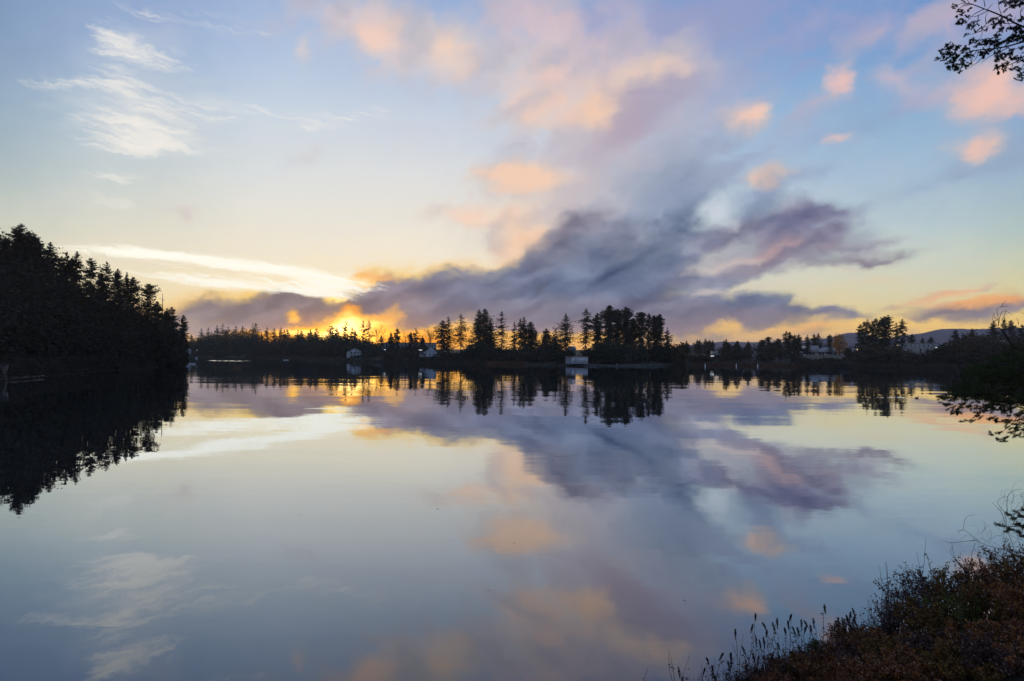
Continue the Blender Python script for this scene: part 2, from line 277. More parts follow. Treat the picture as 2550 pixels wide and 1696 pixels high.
gsc = node('ShaderNodeVectorMath', operation='SCALE'); L.new(acc, gsc.inputs[0]); gsc.inputs[3].default_value = GAIN
sky = gsc.outputs[0]
# a touch more depth of colour, as the camera saw it
hs = node('ShaderNodeHueSaturation'); hs.inputs['Saturation'].default_value = 1.04; L.new(sky, hs.inputs['Color']); sky = hs.outputs[0]
# round the rest of the horizon and overhead: the plain evening sky
side = node('ShaderNodeValToRGB'); L.new(maprange(el, -.1, 1.2, 0, 1, 'LINEAR'), side.inputs[0])
while len(side.color_ramp.elements) < 5: side.color_ramp.elements.new(.5)
for e_, (p_, c_) in zip(side.color_ramp.elements, ((0, (70,72,84)), (.08, (168,156,164)), (.2, (160,168,190)), (.45, (120,146,192)), (1, (70,102,164)))): e_.position = p_; e_.color = lin(*c_)
faz = math_('ABSOLUTE', az)
sky = mixc(maprange(faz, .70, 1.15, 0, 1), sky, side.outputs[0])
sky = mixc(maprange(el, .44, .62, 0, 1), sky, side.outputs[0])
sky = mixc(maprange(el, -.012, -.06, 0, 1), sky, (.05, .05, .055, 1))
# faint wisps everywhere, also beyond the frame
sky = mixc(maprange(n_big, .55, .80, 0, .10), sky, lin(206,190,204))
nish = node('ShaderNodeTexSky', sky_type='NISHITA'); nish.sun_disc = False
nish.sun_elevation = SUN_EL; nish.sun_rotation = SUN_AZ
nish.air_density = 1.0; nish.dust_density = 1.5
nv = node('ShaderNodeVectorMath', operation='SCALE'); L.new(nish.outputs[0], nv.inputs[0]); nv.inputs[3].default_value = 0.05
sky = mixc(0.95, nv.outputs[0], sky)

def layer(col_in, fld, ntex, namp, lo, hi, color, op):
    v = math_('MULTIPLY_ADD', math_('SUBTRACT', ntex, .5), namp, fld)
    v = math_('MULTIPLY', v, maprange(fld, 0.0, 0.18, 0, 1))   # noise alone never makes cloud
    m = maprange(v, lo, hi, 0, op)
    return mixc(m, col_in, color), v
# cirrus, left
f_cir = field(W1, S([
 (270,85,80,34,20,.75),(340,130,120,30,12,.8),(250,165,80,30,0,.35),(225,196,150,18,2,.75),(330,240,120,50,8,.6),(320,300,160,46,6,.95),(400,338,130,26,6,.75),(280,345,100,20,0,.5),
 (255,405,80,16,6,.6),(270,465,60,14,14,.6),(560,262,150,36,4,.5),(790,275,150,28,-6,.42),(460,50,200,40,10,.28)]))
sky, _ = layer(sky, f_cir, n_fil, 2.6, .05, 1.5, lin(238,232,222), .78)
# bright streaks left of the sun
f_s = field(AE, S([(330,584,210,13,3.5,.7),(470,602,250,20,6.5,.85),(690,632,180,18,8,1.05),(430,640,150,15,6,.6),(600,660,210,17,5,1.0),(770,664,100,26,3,.95)]))
sky, _ = layer(sky, f_s, n_low, 2.6, .10, 1.35, lin(255,251,236), .98)
bg = node('ShaderNodeBackground'); L.new(sky, bg.inputs[0]); bg.inputs[1].default_value = 1.12
wo = node('ShaderNodeOutputWorld'); L.new(bg.outputs[0], wo.inputs[0])

# ------------------------------------------------------------------ sun, low behind cloud and trees
sd = bpy.data.lights.new('sun', 'SUN'); so = bpy.data.objects.new('sun', sd); COL.objects.link(so)
sd.energy = 0.5; sd.angle = math.radians(0.6); sd.color = (1.0, .72, .38)
sv = Vector((math.sin(SUN_AZ)*math.cos(SUN_EL), math.cos(SUN_AZ)*math.cos(SUN_EL), math.sin(SUN_EL)))
so.rotation_euler = sv.to_track_quat('Z', 'Y').to_euler()
so.location = (0, 0, 80)

# ------------------------------------------------------------------ mesh helpers
def mesh_np(name, V, F):
    V = np.asarray(V, dtype=np.float32); F = np.asarray(F, dtype=np.int32)
    me = bpy.data.meshes.new(name)
    k = F.shape[1]
    me.vertices.add(len(V)); me.vertices.foreach_set('co', V.ravel())
    me.loops.add(F.size); me.loops.foreach_set('vertex_index', F.ravel())
    me.polygons.add(len(F)); me.polygons.foreach_set('loop_start', np.arange(0, F.size, k, dtype=np.int32))
    me.update(calc_edges=True)
    return me
class MB:
    """collects quads (triangles repeat their last corner by being stored apart)"""
    def __init__(s): s.v = []; s.q = []; s.t = []; s.n = 0
    def add(s, V, Q=None, T=None):
        V = np.asarray(V, dtype=np.float64).reshape(-1, 3)
        if Q is not None and len(Q): s.q.append(np.asarray(Q)+s.n)
        if T is not None and len(T): s.t.append(np.asarray(T)+s.n)
        s.v.append(V); s.n += len(V)
    def mesh(s, name):
        V = np.concatenate(s.v).astype(np.float32)
        me = bpy.data.meshes.new(name)
        Q = np.concatenate(s.q).astype(np.int32) if s.q else np.zeros((0, 4), np.int32)
        T = np.concatenate(s.t).astype(np.int32) if s.t else np.zeros((0, 3), np.int32)
        me.vertices.add(len(V)); me.vertices.foreach_set('co', V.ravel())
        idx = np.concatenate([Q.ravel(), T.ravel()])
        me.loops.add(len(idx)); me.loops.foreach_set('vertex_index', idx)
        st = np.concatenate([np.arange(len(Q))*4, len(Q)*4+np.arange(len(T))*3]).astype(np.int32)
        me.polygons.add(len(st)); me.polygons.foreach_set('loop_start', st)
        me.update(calc_edges=True)
        return me
    def box(s, x0, x1, y0, y1, z0, z1):
        V = [(x, y, z) for z in (z0, z1) for (x, y) in ((x0, y0), (x1, y0), (x1, y1), (x0, y1))]
        s.add(V, [(3,2,1,0),(4,5,6,7),(0,1,5,4),(1,2,6,5),(2,3,7,6),(3,0,4,7)])
    def tube(s, pts, rads, k=6, cap=True):
        pts = [Vector(p) for p in pts]; n = len(pts); V = []
        up = None
        for i, p in enumerate(pts):
            t = (pts[min(i+1, n-1)]-pts[max(i-1, 0)])
            if t.length < 1e-9: t = Vector((0, 0, 1))
            t.normalize()
            if up is None: up = Vector((0, 0, 1)) if abs(t.z) < .9 else Vector((1, 0, 0))
            a = t.cross(up)
            if a.length < 1e-6: a = t.cross(Vector((1, .1, 0)))
            a.normalize(); b = t.cross(a); up = -b if False else up
            for j in range(k):
                an = 2*math.pi*j/k
                V.append(p+(a*math.cos(an)+b*math.sin(an))*rads[i])
        Q = [(i*k+j, i*k+(j+1) % k, (i+1)*k+(j+1) % k, (i+1)*k+j) for i in range(n-1) for j in range(k)]
        T = []
        if cap:
            T = [(0, j+1, j) for j in range(1, k-1)] + [((n-1)*k, (n-1)*k+j, (n-1)*k+j+1) for j in range(1, k-1)]
        s.add(np.array([tuple(v) for v in V]), Q, T)
    def kites(s, P, Dv, Sv, Ln, Wd):
        """leaf or spray shaped quads: base P, direction Dv, side Sv, length Ln, half width Wd"""
        Ln = np.asarray(Ln)[:, None]; Wd = np.asarray(Wd)[:, None]
        A = P; B = P+Dv*Ln*.45+Sv*Wd; C = P+Dv*Ln; E = P+Dv*Ln*.45-Sv*Wd
        n = len(P); V = np.stack([A, B, C, E], 1).reshape(-1, 3)
        s.add(V, np.arange(4*n).reshape(-1, 4))
    def needles(s, P, T_, W_):
        """thin triangles from P to tips T_, half width vector W_"""
        n = len(P); V = np.stack([P-W_, P+W_, T_], 1).reshape(-1, 3)
        s.add(V, None, np.arange(3*n).reshape(-1, 3))
def link(name, me, mat, parent=None, loc=None):
    o = bpy.data.objects.new(name, me); COL.objects.link(o)
    if mat is not None and not me.materials: me.materials.append(mat)
    if parent: o.parent = parent
    if loc is not None: o.location = loc
    return o
def tag(o, label=None, cat=None, group=None, kind=None):
    if label: o['label'] = label
    if cat: o['category'] = cat
    if group: o['group'] = group
    if kind: o['kind'] = kind
    return o
def thing(name, label, cat, loc=(0, 0, 0), rz=0.0, group=None):
    o = bpy.data.objects.new(name, None); COL.objects.link(o)
    o.empty_display_size = .3; o.location = loc; o.rotation_euler = (0, 0, rz)
    return tag(o, label, cat, group)
def unit(A): return A/np.maximum(np.linalg.norm(A, axis=1, keepdims=True), 1e-9)
def rdir(r, n): return unit(r.normal(size=(n, 3)))

# ------------------------------------------------------------------ materials
def mat(name, c, rough=.85, var=None, island=False, bump=0, scale=8., spec=.2, obj=False):
    m = bpy.data.materials.new(name); m.use_nodes = True
    nt = m.node_tree; b = nt.nodes['Principled BSDF']
    b.inputs['Roughness'].default_value = rough
    b.inputs['Specular IOR Level'].default_value = spec
    b.inputs['Base Color'].default_value = (*c, 1)
    if var:
        r = nt.nodes.new('ShaderNodeValToRGB'); cr = r.color_ramp
        cs = [c]+list(var)
        while len(cr.elements) < len(cs): cr.elements.new(.5)
        for i, q in enumerate(cs):
            cr.elements[i].position = i/(len(cs)-1); cr.elements[i].color = (*q, 1)
        if island:
            g = nt.nodes.new('ShaderNodeNewGeometry')
            if obj:
                oi = nt.nodes.new('ShaderNodeObjectInfo'); mm = nt.nodes.new('ShaderNodeMath'); mm.operation = 'MULTIPLY_ADD'
                nt.links.new(oi.outputs['Random'], mm.inputs[0]); mm.inputs[1].default_value = .5
                m2 = nt.nodes.new('ShaderNodeMath'); m2.operation = 'MULTIPLY'; nt.links.new(g.outputs['Random Per Island'], m2.inputs[0]); m2.inputs[1].default_value = .5
                nt.links.new(m2.outputs[0], mm.inputs[2]); nt.links.new(mm.outputs[0], r.inputs[0])
            else: nt.links.new(g.outputs['Random Per Island'], r.inputs[0])
        else:
            t = nt.nodes.new('ShaderNodeTexNoise'); t.inputs['Scale'].default_value = scale; t.inputs['Detail'].default_value = 6
            g = nt.nodes.new('ShaderNodeNewGeometry'); nt.links.new(g.outputs['Position'], t.inputs['Vector'])
            mr = nt.nodes.new('ShaderNodeMapRange'); nt.links.new(t.outputs[0], mr.inputs[0]); mr.inputs[1].default_value = .3; mr.inputs[2].default_value = .7
            nt.links.new(mr.outputs[0], r.inputs[0])
            if bump:
                bn = nt.nodes.new('ShaderNodeBump'); bn.inputs['Strength'].default_value = bump; nt.links.new(t.outputs[0], bn.inputs['Height']); nt.links.new(bn.outputs[0], b.inputs['Normal'])
        nt.links.new(r.outputs[0], b.inputs['Base Color'])
    return m
def emit(name, c, s):
    m = bpy.data.materials.new(name); m.use_nodes = True; nt = m.node_tree
    b = nt.nodes['Principled BSDF']; b.inputs['Base Color'].default_value = (.2, .2, .2, 1)
    b.inputs['Emission Color'].default_value = (*c, 1); b.inputs['Emission Strength'].default_value = s
    return m
M = dict(
 fir=mat('fir_foliage', (.016, .026, .018), .9, [(.030, .042, .024), (.044, .050, .030)], True, obj=True),
 fir2=mat('forest_foliage', (.020, .020, .012), .9, [(.034, .031, .018), (.046, .040, .022)], True, obj=True),
 bark=mat('bark', (.035, .027, .021), .95, [(.07, .055, .042)], scale=6, bump=.4),
 twig=mat('twig', (.05, .038, .034), .9, [(.085, .065, .055)], scale=3),
 brown=mat('brown_foliage', (.035, .026, .016), .9, [(.075, .05, .025), (.05, .045, .022)], True),
 olive=mat('olive_foliage', (.03, .032, .014), .9, [(.06, .055, .02), (.085, .06, .02)], True),
 gold=mat('gold_foliage', (.30, .13, .02), .85, [(.48, .20, .03), (.6, .28, .05)], True),
 brush=mat('brush', (.03, .024, .018), .95, [(.055, .042, .03), (.04, .045, .024)], True),
 land=mat('land_grass', (.028, .034, .016), .95, [(.05, .045, .024), (.036, .04, .02)], scale=.15),
 reed=mat('reed_bank', (.10, .05, .025), .95, [(.16, .085, .045), (.07, .045, .028)], True),
 soil=mat('bank_soil', (.022, .016, .011), .98, [(.045, .032, .02)], scale=3, bump=.6),
 white=mat('white_paint', (.42, .45, .47), .7, [(.52, .54, .55)], scale=1.2),
 grey=mat('grey_siding', (.22, .23, .24), .8, [(.28, .29, .30)], scale=.8),
 pale=mat('pale_wall', (.42, .43, .42), .8, [(.5, .5, .48)], scale=.5),
 tan=mat('tan_wall', (.32, .30, .27), .85, [(.38, .36, .32)], scale=.5),
 blue=mat('blue_siding', (.10, .13, .18), .8, [(.13, .16, .21)], scale=.8),
 roof=mat('dark_roof', (.05, .05, .055), .9, [(.075, .072, .075)], scale=2),
 rroof=mat('rust_roof', (.24, .11, .05), .8, [(.32, .17, .09)], scale=2),
 glass=mat('window_glass', (.02, .025, .03), .15, spec=.6),
 wood=mat('dock_wood', (.14, .12, .10), .9, [(.2, .17, .14)], scale=3),
 metal=mat('metal', (.35, .36, .37), .5),
 tyre=mat('tyre', (.02, .02, .02), .9),
 lit=emit('lit_window', (1, .68, .32), 2.2),
 lampl=emit('lamp_light', (.9, .95, 1), 2.5),
 needle=mat('pine_needles', (.012, .022, .012), .7, [(.024, .038, .015), (.04, .05, .018)], True),
 needle2=mat('bough_needles', (.024, .034, .012), .7, [(.05, .065, .018), (.11, .12, .03)], True),
 cone=mat('pine_cone', (.022, .014, .011), .9, [(.04, .026, .018)], scale=40),
 leafb=mat('autumn_leaves', (.075, .028, .014), .85, [(.22, .072, .026), (.38, .15, .03), (.11, .042, .022), (.42, .24, .14)], True),
 leafy=mat('yellowing_leaves', (.07, .038, .012), .85, [(.22, .11, .022), (.09, .06, .02), (.30, .12, .028)], True),
 leafg=mat('green_leaves', (.05, .055, .014), .85, [(.10, .12, .024), (.12, .09, .022)], True),
 leafr=mat('dusky_leaves', (.05, .027, .02), .85, [(.11, .06, .042), (.07, .034, .022), (.26, .16, .12)], True),
 spike=mat('seed_head', (.022, .012, .014), .95, [(.045, .024, .025)], True),
 hill=mat('hazed_hill_woods', (.16, .13, .14), .95, [(.21, .17, .18)], scale=.02),  # wooded hills; base colour lightened to stand in for distance haze
 duck=mat('duck_feathers', (.03, .025, .02), .8), bill=mat('bill', (.25, .15, .03), .6),
 buoy=mat('white_plastic', (.78, .78, .76), .5),
 leaf=mat('floating_leaf', (.05, .03, .015), .8),
)

# ------------------------------------------------------------------ water
def make_water():
    me = mesh_np('water', [(-2790, -150, 0), (2790, -150, 0), (2790, 2840, 0), (-2790, 2840, 0)], [(0, 1, 2, 3)])
    m = bpy.data.materials.new('lake_water'); m.use_nodes = True
    nt = m.node_tree; nn = nt.nodes; ll = nt.links; nn.clear()
    out = nn.new('ShaderNodeOutputMaterial')
    geo = nn.new('ShaderNodeNewGeometry')
    def slopes(scale, stretch, rot, detail, amp, rough=.5):
        mp = nn.new('ShaderNodeMapping'); ll.new(geo.outputs['Position'], mp.inputs[0])
        mp.inputs[2].default_value = (0, 0, rot); mp.inputs[3].default_value = (*stretch, 1)
        t = nn.new('ShaderNodeTexNoise'); ll.new(mp.outputs[0], t.inputs['Vector'])
        t.inputs['Scale'].default_value = scale; t.inputs['Detail'].default_value = detail; t.inputs['Roughness'].default_value = rough
        s = nn.new('ShaderNodeVectorMath'); s.operation = 'SUBTRACT'; ll.new(t.outputs['Color'], s.inputs[0]); s.inputs[1].default_value = (.5, .5, .5)
        k = nn.new('ShaderNodeVectorMath'); k.operation = 'MULTIPLY'; ll.new(s.outputs[0], k.inputs[0]); k.inputs[1].default_value = (amp*.35, amp, 0)
        return k.outputs[0]
    a = slopes(.9, (.16, 1.5), .12, 2, .014)       # small wind ripples, crests across the view
    b = slopes(.10, (.5, 1.6), -.12, 3, .019)      # slow long undulation
    c = slopes(5.0, (.5, 1.0), .0, 1, .010)
    # ripples come in patches, other stretches stay glassy
    mp = nn.new('ShaderNodeMapping'); ll.new(geo.outputs['Position'], mp.inputs[0]); mp.inputs[2].default_value = (0, 0, .15); mp.inputs[3].default_value = (.5, 1.6, 1)
    pt = nn.new('ShaderNodeTexNoise'); ll.new(mp.outputs[0], pt.inputs['Vector']); pt.inputs['Scale'].default_value = .035; pt.inputs['Detail'].default_value = 3
    pr = nn.new('ShaderNodeMapRange'); ll.new(pt.outputs[0], pr.inputs[0]); pr.inputs[1].default_value = .38; pr.inputs[2].default_value = .62; pr.inputs[3].default_value = .25; pr.inputs[4].default_value = 1.0
    sc_ = nn.new('ShaderNodeVectorMath'); sc_.operation = 'SCALE'
    ab = nn.new('ShaderNodeVectorMath'); ll.new(a, ab.inputs[0]); ll.new(c, ab.inputs[1])
    ll.new(ab.outputs[0], sc_.inputs[0]); ll.new(pr.outputs[0], sc_.inputs[3])
    s2 = nn.new('ShaderNodeVectorMath'); ll.new(sc_.outputs[0], s2.inputs[0]); ll.new(b, s2.inputs[1])
    s3 = nn.new('ShaderNodeVectorMath'); ll.new(s2.outputs[0], s3.inputs[0]); ll.new(geo.outputs['True Normal'], s3.inputs[1])
    nrm = nn.new('ShaderNodeVectorMath'); nrm.operation = 'NORMALIZE'; ll.new(s3.outputs[0], nrm.inputs[0])
    fr = nn.new('ShaderNodeFresnel'); fr.inputs[0].default_value = 1.333; ll.new(nrm.outputs[0], fr.inputs[1])
    om = nn.new('ShaderNodeMath'); om.operation = 'SUBTRACT'; om.inputs[0].default_value = 1.0; ll.new(fr.outputs[0], om.inputs[1])
    pp = nn.new('ShaderNodeMath'); pp.operation = 'POWER'; ll.new(om.outputs[0], pp.inputs[0]); pp.inputs[1].default_value = WATER_POW
    pw = nn.new('ShaderNodeMath'); pw.operation = 'SUBTRACT'; pw.inputs[0].default_value = 1.0; ll.new(pp.outputs[0], pw.inputs[1])
    gl = nn.new('ShaderNodeBsdfGlossy'); gl.inputs['Roughness'].default_value = 0.0; gl.inputs['Color'].default_value = (.88, .94, 1, 1); ll.new(nrm.outputs[0], gl.inputs['Normal'])
    df = nn.new('ShaderNodeBsdfDiffuse'); df.inputs[0].default_value = (.012, .016, .018, 1)
    mx = nn.new('ShaderNodeMixShader'); ll.new(pw.outputs[0], mx.inputs[0]); ll.new(df.outputs[0], mx.inputs[1]); ll.new(gl.outputs[0], mx.inputs[2])
    ll.new(mx.outputs[0], out.inputs[0])
    tag(link('water', me, m), kind='structure')
WATER_POW = 2.8
make_water()

# ------------------------------------------------------------------ far land
SH = [(-1.6, 500), (-.9, 760), (-.52, 840), (-.476, 830), (-.42, 790), (-.33, 690), (-.25, 600), (-.18, 520), (-.11, 450), (-.04, 425), (.05, 400), (.11, 378), (.155, 372), (.2, 388), (.235, 425), (.30, 455), (.40, 430), (.46, 392), (.55, 388), (.66, 392), (.76, 380), (1.2, 330), (2.2, 260)]
SHu = [s[0] for s in SH]; SHd = [s[1] for s in SH]
def shore(u): return float(np.interp(u, SHu, SHd))
def nz(x, y, s): 
    from mathutils import noise as mn
    return mn.noise(Vector((x*s, y*s, 3.3)))
def zland(u, off):
    k = 1.9 if u < -.3 else (1.0 if u > -.1 else 1.0+.9*(-.1-u)/.2)
    z = -1.2 + 1.7*(1-math.exp(-max(off+3, 0)/4.)) + 4.6*k*(1-math.exp(-max(off, 0)/70.)) + .013*max(off, 0)
    if .10 < u < .2: z -= 2.2*math.exp(-((u-.14)/.03)**2)*(1-math.exp(-off/30.))*math.exp(-off/120.)
    return z
def land():
    us = np.concatenate([np.linspace(-1.28, -.56, 12), np.linspace(-.54, .8, 150), np.linspace(.84, 1.5, 12)])
    offs = np.array([-8, -3, 0, 2, 5, 10, 18, 28, 40, 60, 85, 120, 170, 240, 340, 480, 700, 1000, 1450])
    V = []
    for u in us:
        s = shore(u)+3.0*nz(u*60, 0, 1)
        for o in offs:
            d = s+o
            V.append((u*d, d, zland(u, o)+(.35*nz(u*d, d, .05) if o > 2 else 0)))
    n = len(offs)
    F = [(i*n+j, (i+1)*n+j, (i+1)*n+j+1, i*n+j+1) for i in range(len(us)-1) for j in range(n-1)]
    o = tag(link('far_shore_ground', mesh_np('far_shore_ground', V, F), M['land']), kind='structure')
land()
def gz(u, d): return zland(u, d-shore(u))

# left hillside
LSu = [-2.6, -1.4, -.9, -.75, -.70, -.64, -.60, -.55, -.50, -.478]
LSd = [70, 85, 104, 119, 135, 168, 195, 226, 268, 300]
def lshore(u): return float(np.interp(u, LSu, LSd))
def zhill(u, d):
    o = d-lshore(u)
    edge = min(1.0, max(0.0, (-.472-u)*d/14.0))
    z = -1.0+1.6*(1-math.exp(-max(o+3, 0)/4.)) + (13*(1-math.exp(-max(o-6, 0)/60.)) if o > 6 else 0)*min(1, max(0, (-.5-u)/.2)+.15)
    return -1.0+(z+1.0)*edge
def hill_left():
    us = np.concatenate([np.linspace(-2.6, -.95, 16), np.linspace(-.93, -.472, 60)])
    offs = np.array([-8, -3, 0, 1.5, 4, 8, 14, 22, 34, 50, 75, 110, 160, 230])
    V = []
    for u in us:
        s = lshore(u)
        for o in offs:
            d = s+o; V.append((u*d, d, zhill(u, d)+(.3*nz(u*d, d, .1) if o > 3 and u < -.5 else 0)))
    n = len(offs)
    F = [(i*n+j, (i+1)*n+j, (i+1)*n+j+1, i*n+j+1) for i in range(len(us)-1) for j in range(n-1)]
    tag(link('left_hillside_ground', mesh_np('left_hillside_ground', V, F), M['soil']), kind='structure')
hill_left()

# distant hills
def ridge(name, prof, d, depth=500):
    xs = np.linspace(prof[0][0], prof[-1][0], 90)
    px = [p[0] for p in prof]; py = [p[1] for p in prof]
    V = []
    for x in xs:
        y = float(np.interp(x, px, py))+1.1*nz(x, 0, .06)+.5*nz(x, 5, .3)
        t = at(x, y, d)
        for k, (f, hh) in enumerate(((-.8, .0), (-.5, .35), (-.25, .75), (0, 1.0), (.5, .7), (1.0, 0))):
            dd = d+f*depth
            V.append((t.x, dd, -1+(t.z+1)*hh+(5*nz(x, f*9, .08) if 0 < hh < 1 else 0)))
    n = 6; F = [(i*n+j, (i+1)*n+j, (i+1)*n+j+1, i*n+j+1) for i in range(len(xs)-1) for j in range(n-1)]
    return tag(link(name, mesh_np(name, V, F), M['hill']), kind='structure')
ridge('distant_hill', [(2180, 856), (2240, 838), (2300, 829), (2345, 819), (2380, 818), (2420, 820), (2460, 818), (2560, 816), (2800, 812), (3000, 830)], 2100)
ridge('low_ridge', [(1650, 868), (1760, 854), (1800, 851), (1900, 853), (1990, 850), (2070, 840), (2110, 829), (2150, 829), (2200, 845), (2300, 856)], 2250, 300)

# ------------------------------------------------------------------ conifers
PROF = {'cone': (2.1, .85, 0), 'broad': (1.45, .7, 0), 'column': (1.25, .62, .08), 'flat': (.55, .6, .22), 'spire': (2.9, .9, 0), 'ragged': (1.7, .75, .35)}
def conifer_meshes(H, R, shape='cone', bare=.12, nb=150, ks=6, spray=None, seed=0, lop=0., gap=.0, droop=.25, gust=0.):
    r = np.random.default_rng(seed)
    spray = (spray or R*.22)*.66; ks = int(ks*1.6)
    nb = int(nb*1.35); R = R*.90
    t = np.sort(r.random(nb)**.72)
    t = t+r.normal(0, .004, nb); t = np.clip(t, 0, .995)
    if gap > 0:
        ph = r.random()*6.28
        keep = r.random(nb) > gap*(.5+.5*np.sin(t*38+ph))*(t < .88)
        t = t[keep]; nb = len(t)
    z = H*(bare+(1-bare)*t)
    kk, pw_, rg = PROF[shape]
    below = (1-t)*H*(1-bare)
    fr = np.clip(below/(kk*R), 0.0, 1)**pw_          # how far the crown has opened out below the tip
    rad = R*fr*(1-.18*np.clip(.45-t, 0, 1)/.45)*(1+rg*np.sin(t*31+seed)*np.cos(t*13+seed*.3))
    # a lumpy outline: coherent wobble with azimuth and height
    az_ = r.random(nb)*2*np.pi
    wob = 1+.22*np.sin(az_*2+t*9+seed)+.18*np.sin(az_*3-t*23+seed*1.7)
    Lb = rad*wob*r.uniform(.62, 1.12, nb)*(1+lop*np.cos(az_))
    Lb = np.maximum(Lb, .12*spray)
    dx, dy = np.cos(az_), np.sin(az_)
    lift = (t-.45)*.9-droop+r.normal(0, .08, nb)         # young branches rise, old ones hang
    trunk = MB(); crown = MB()
    lean = gust*H*.02
    ax = lambda zz: np.stack([lean*np.sin(zz/H*5+seed), lean*.6*np.cos(zz/H*4+seed), 0*zz], 1)
    zs = np.linspace(0, H*.985, 9); A = ax(zs)
    tr = H*.0115+.05
    trunk.tube([(A[i, 0], A[i, 1], zs[i]) for i in range(9)], [tr*(1-.93*(i/8)**1.0)*(1.25 if i == 0 else 1) for i in range(9)], 6)
    base = ax(z); base[:, 2] = z
    tip = base+np.stack([dx*Lb, dy*Lb, Lb*(lift)], 1)
    # limbs
    side = np.stack([-dy, dx, 0*dx], 1)*(tr*.16)
    sel = r.random(nb) < .7
    trunk.needles(base[sel], (base+(tip-base)*.85)[sel], side[sel])
    # sprays along each branch
    s = (np.arange(ks)+.5)/ks
    S_ = np.clip(s[None, :]+r.normal(0, .06, (nb, ks)), .1, 1.0)
    curve = -droop*.35*(S_*(S_-1)*-4)                    # slight sag then tip lifts
    P = base[:, None, :]+(tip-base)[:, None, :]*S_[:, :, None]
    P[:, :, 2] -= Lb[:, None]*.10*np.sin(S_*3.1)
    P = P.reshape(-1, 3); n = len(P)
    out = np.repeat(np.stack([dx, dy, lift*.5], 1), ks, 0)
    sgn = np.where(r.random(n) < .5, -1, 1)[:, None]
    lat = np.repeat(np.stack([-dy, dx, 0*dx], 1), ks, 0)*sgn
    Dv = unit(out*r.uniform(.3, 1.0, (n, 1))+lat*r.uniform(.2, 1.0, (n, 1))+np.array([[0, 0, 1]])*r.uniform(-.75, .12, (n, 1)))
    Sv = unit(np.cross(Dv, r.normal(size=(n, 3))*.6+np.array([[0, 0, 1.]])))
    ln = spray*r.uniform(.7, 1.5, n)*np.repeat(np.clip(.22+Lb/R*1.0, .22, 1.15), ks)
    crown.kites(P, Dv, Sv, ln, ln*r.uniform(.14, .28, n))
    # second set of hanging sprays for body
    Dv2 = unit(out*r.uniform(0, .5, (n, 1))-lat*r.uniform(.2, .9, (n, 1))+np.array([[0, 0, 1]])*r.uniform(-1.0, -.1, (n, 1)))
    Sv2 = unit(np.cross(Dv2, r.normal(size=(n, 3))))
    k2 = r.random(n) < .8
    crown.kites(P[k2], Dv2[k2], Sv2[k2], ln[k2]*.85, ln[k2]*.17)
    # leader
    top = np.tile(np.array([[ax(np.array([H]))[0, 0], ax(np.array([H]))[0, 1], H*.97]]), (6, 1))
    Dt = unit(r.normal(size=(6, 3))*.25+np.array([[0, 0, 1.]])); crown.kites(top, Dt, unit(np.cross(Dt, r.normal(size=(6, 3)))), np.full(6, spray*.9), np.full(6, spray*.10))
    return trunk.mesh('trunk'), crown.mesh('crown')
def conifer(x, y, d, wpx, label, shape='cone', bare=.12, group=None, name='fir_tree', ground=None, mfol='fir', **kw):
    """tree whose tip shows at (x, y) of the photograph, at depth d; wpx = full crown width there"""
    top = at(x, y, d); u = top.x/d
    g = ground if ground is not None else gz(u, d)
    g -= .3
    H = top.z-g; R = wpx/2/FPX*d
    seed = int(x*7+y*3)
    tm, cm = conifer_meshes(H, R, shape, bare, seed=seed, **kw)
    o = thing(name, label, 'tree', (top.x, d, g), random.Random(seed).uniform(0, 0 if kw.get('lop') else 6.28), group)
    link('trunk', tm, M['bark'], o); link('crown', cm, M[mfol], o)
    return o

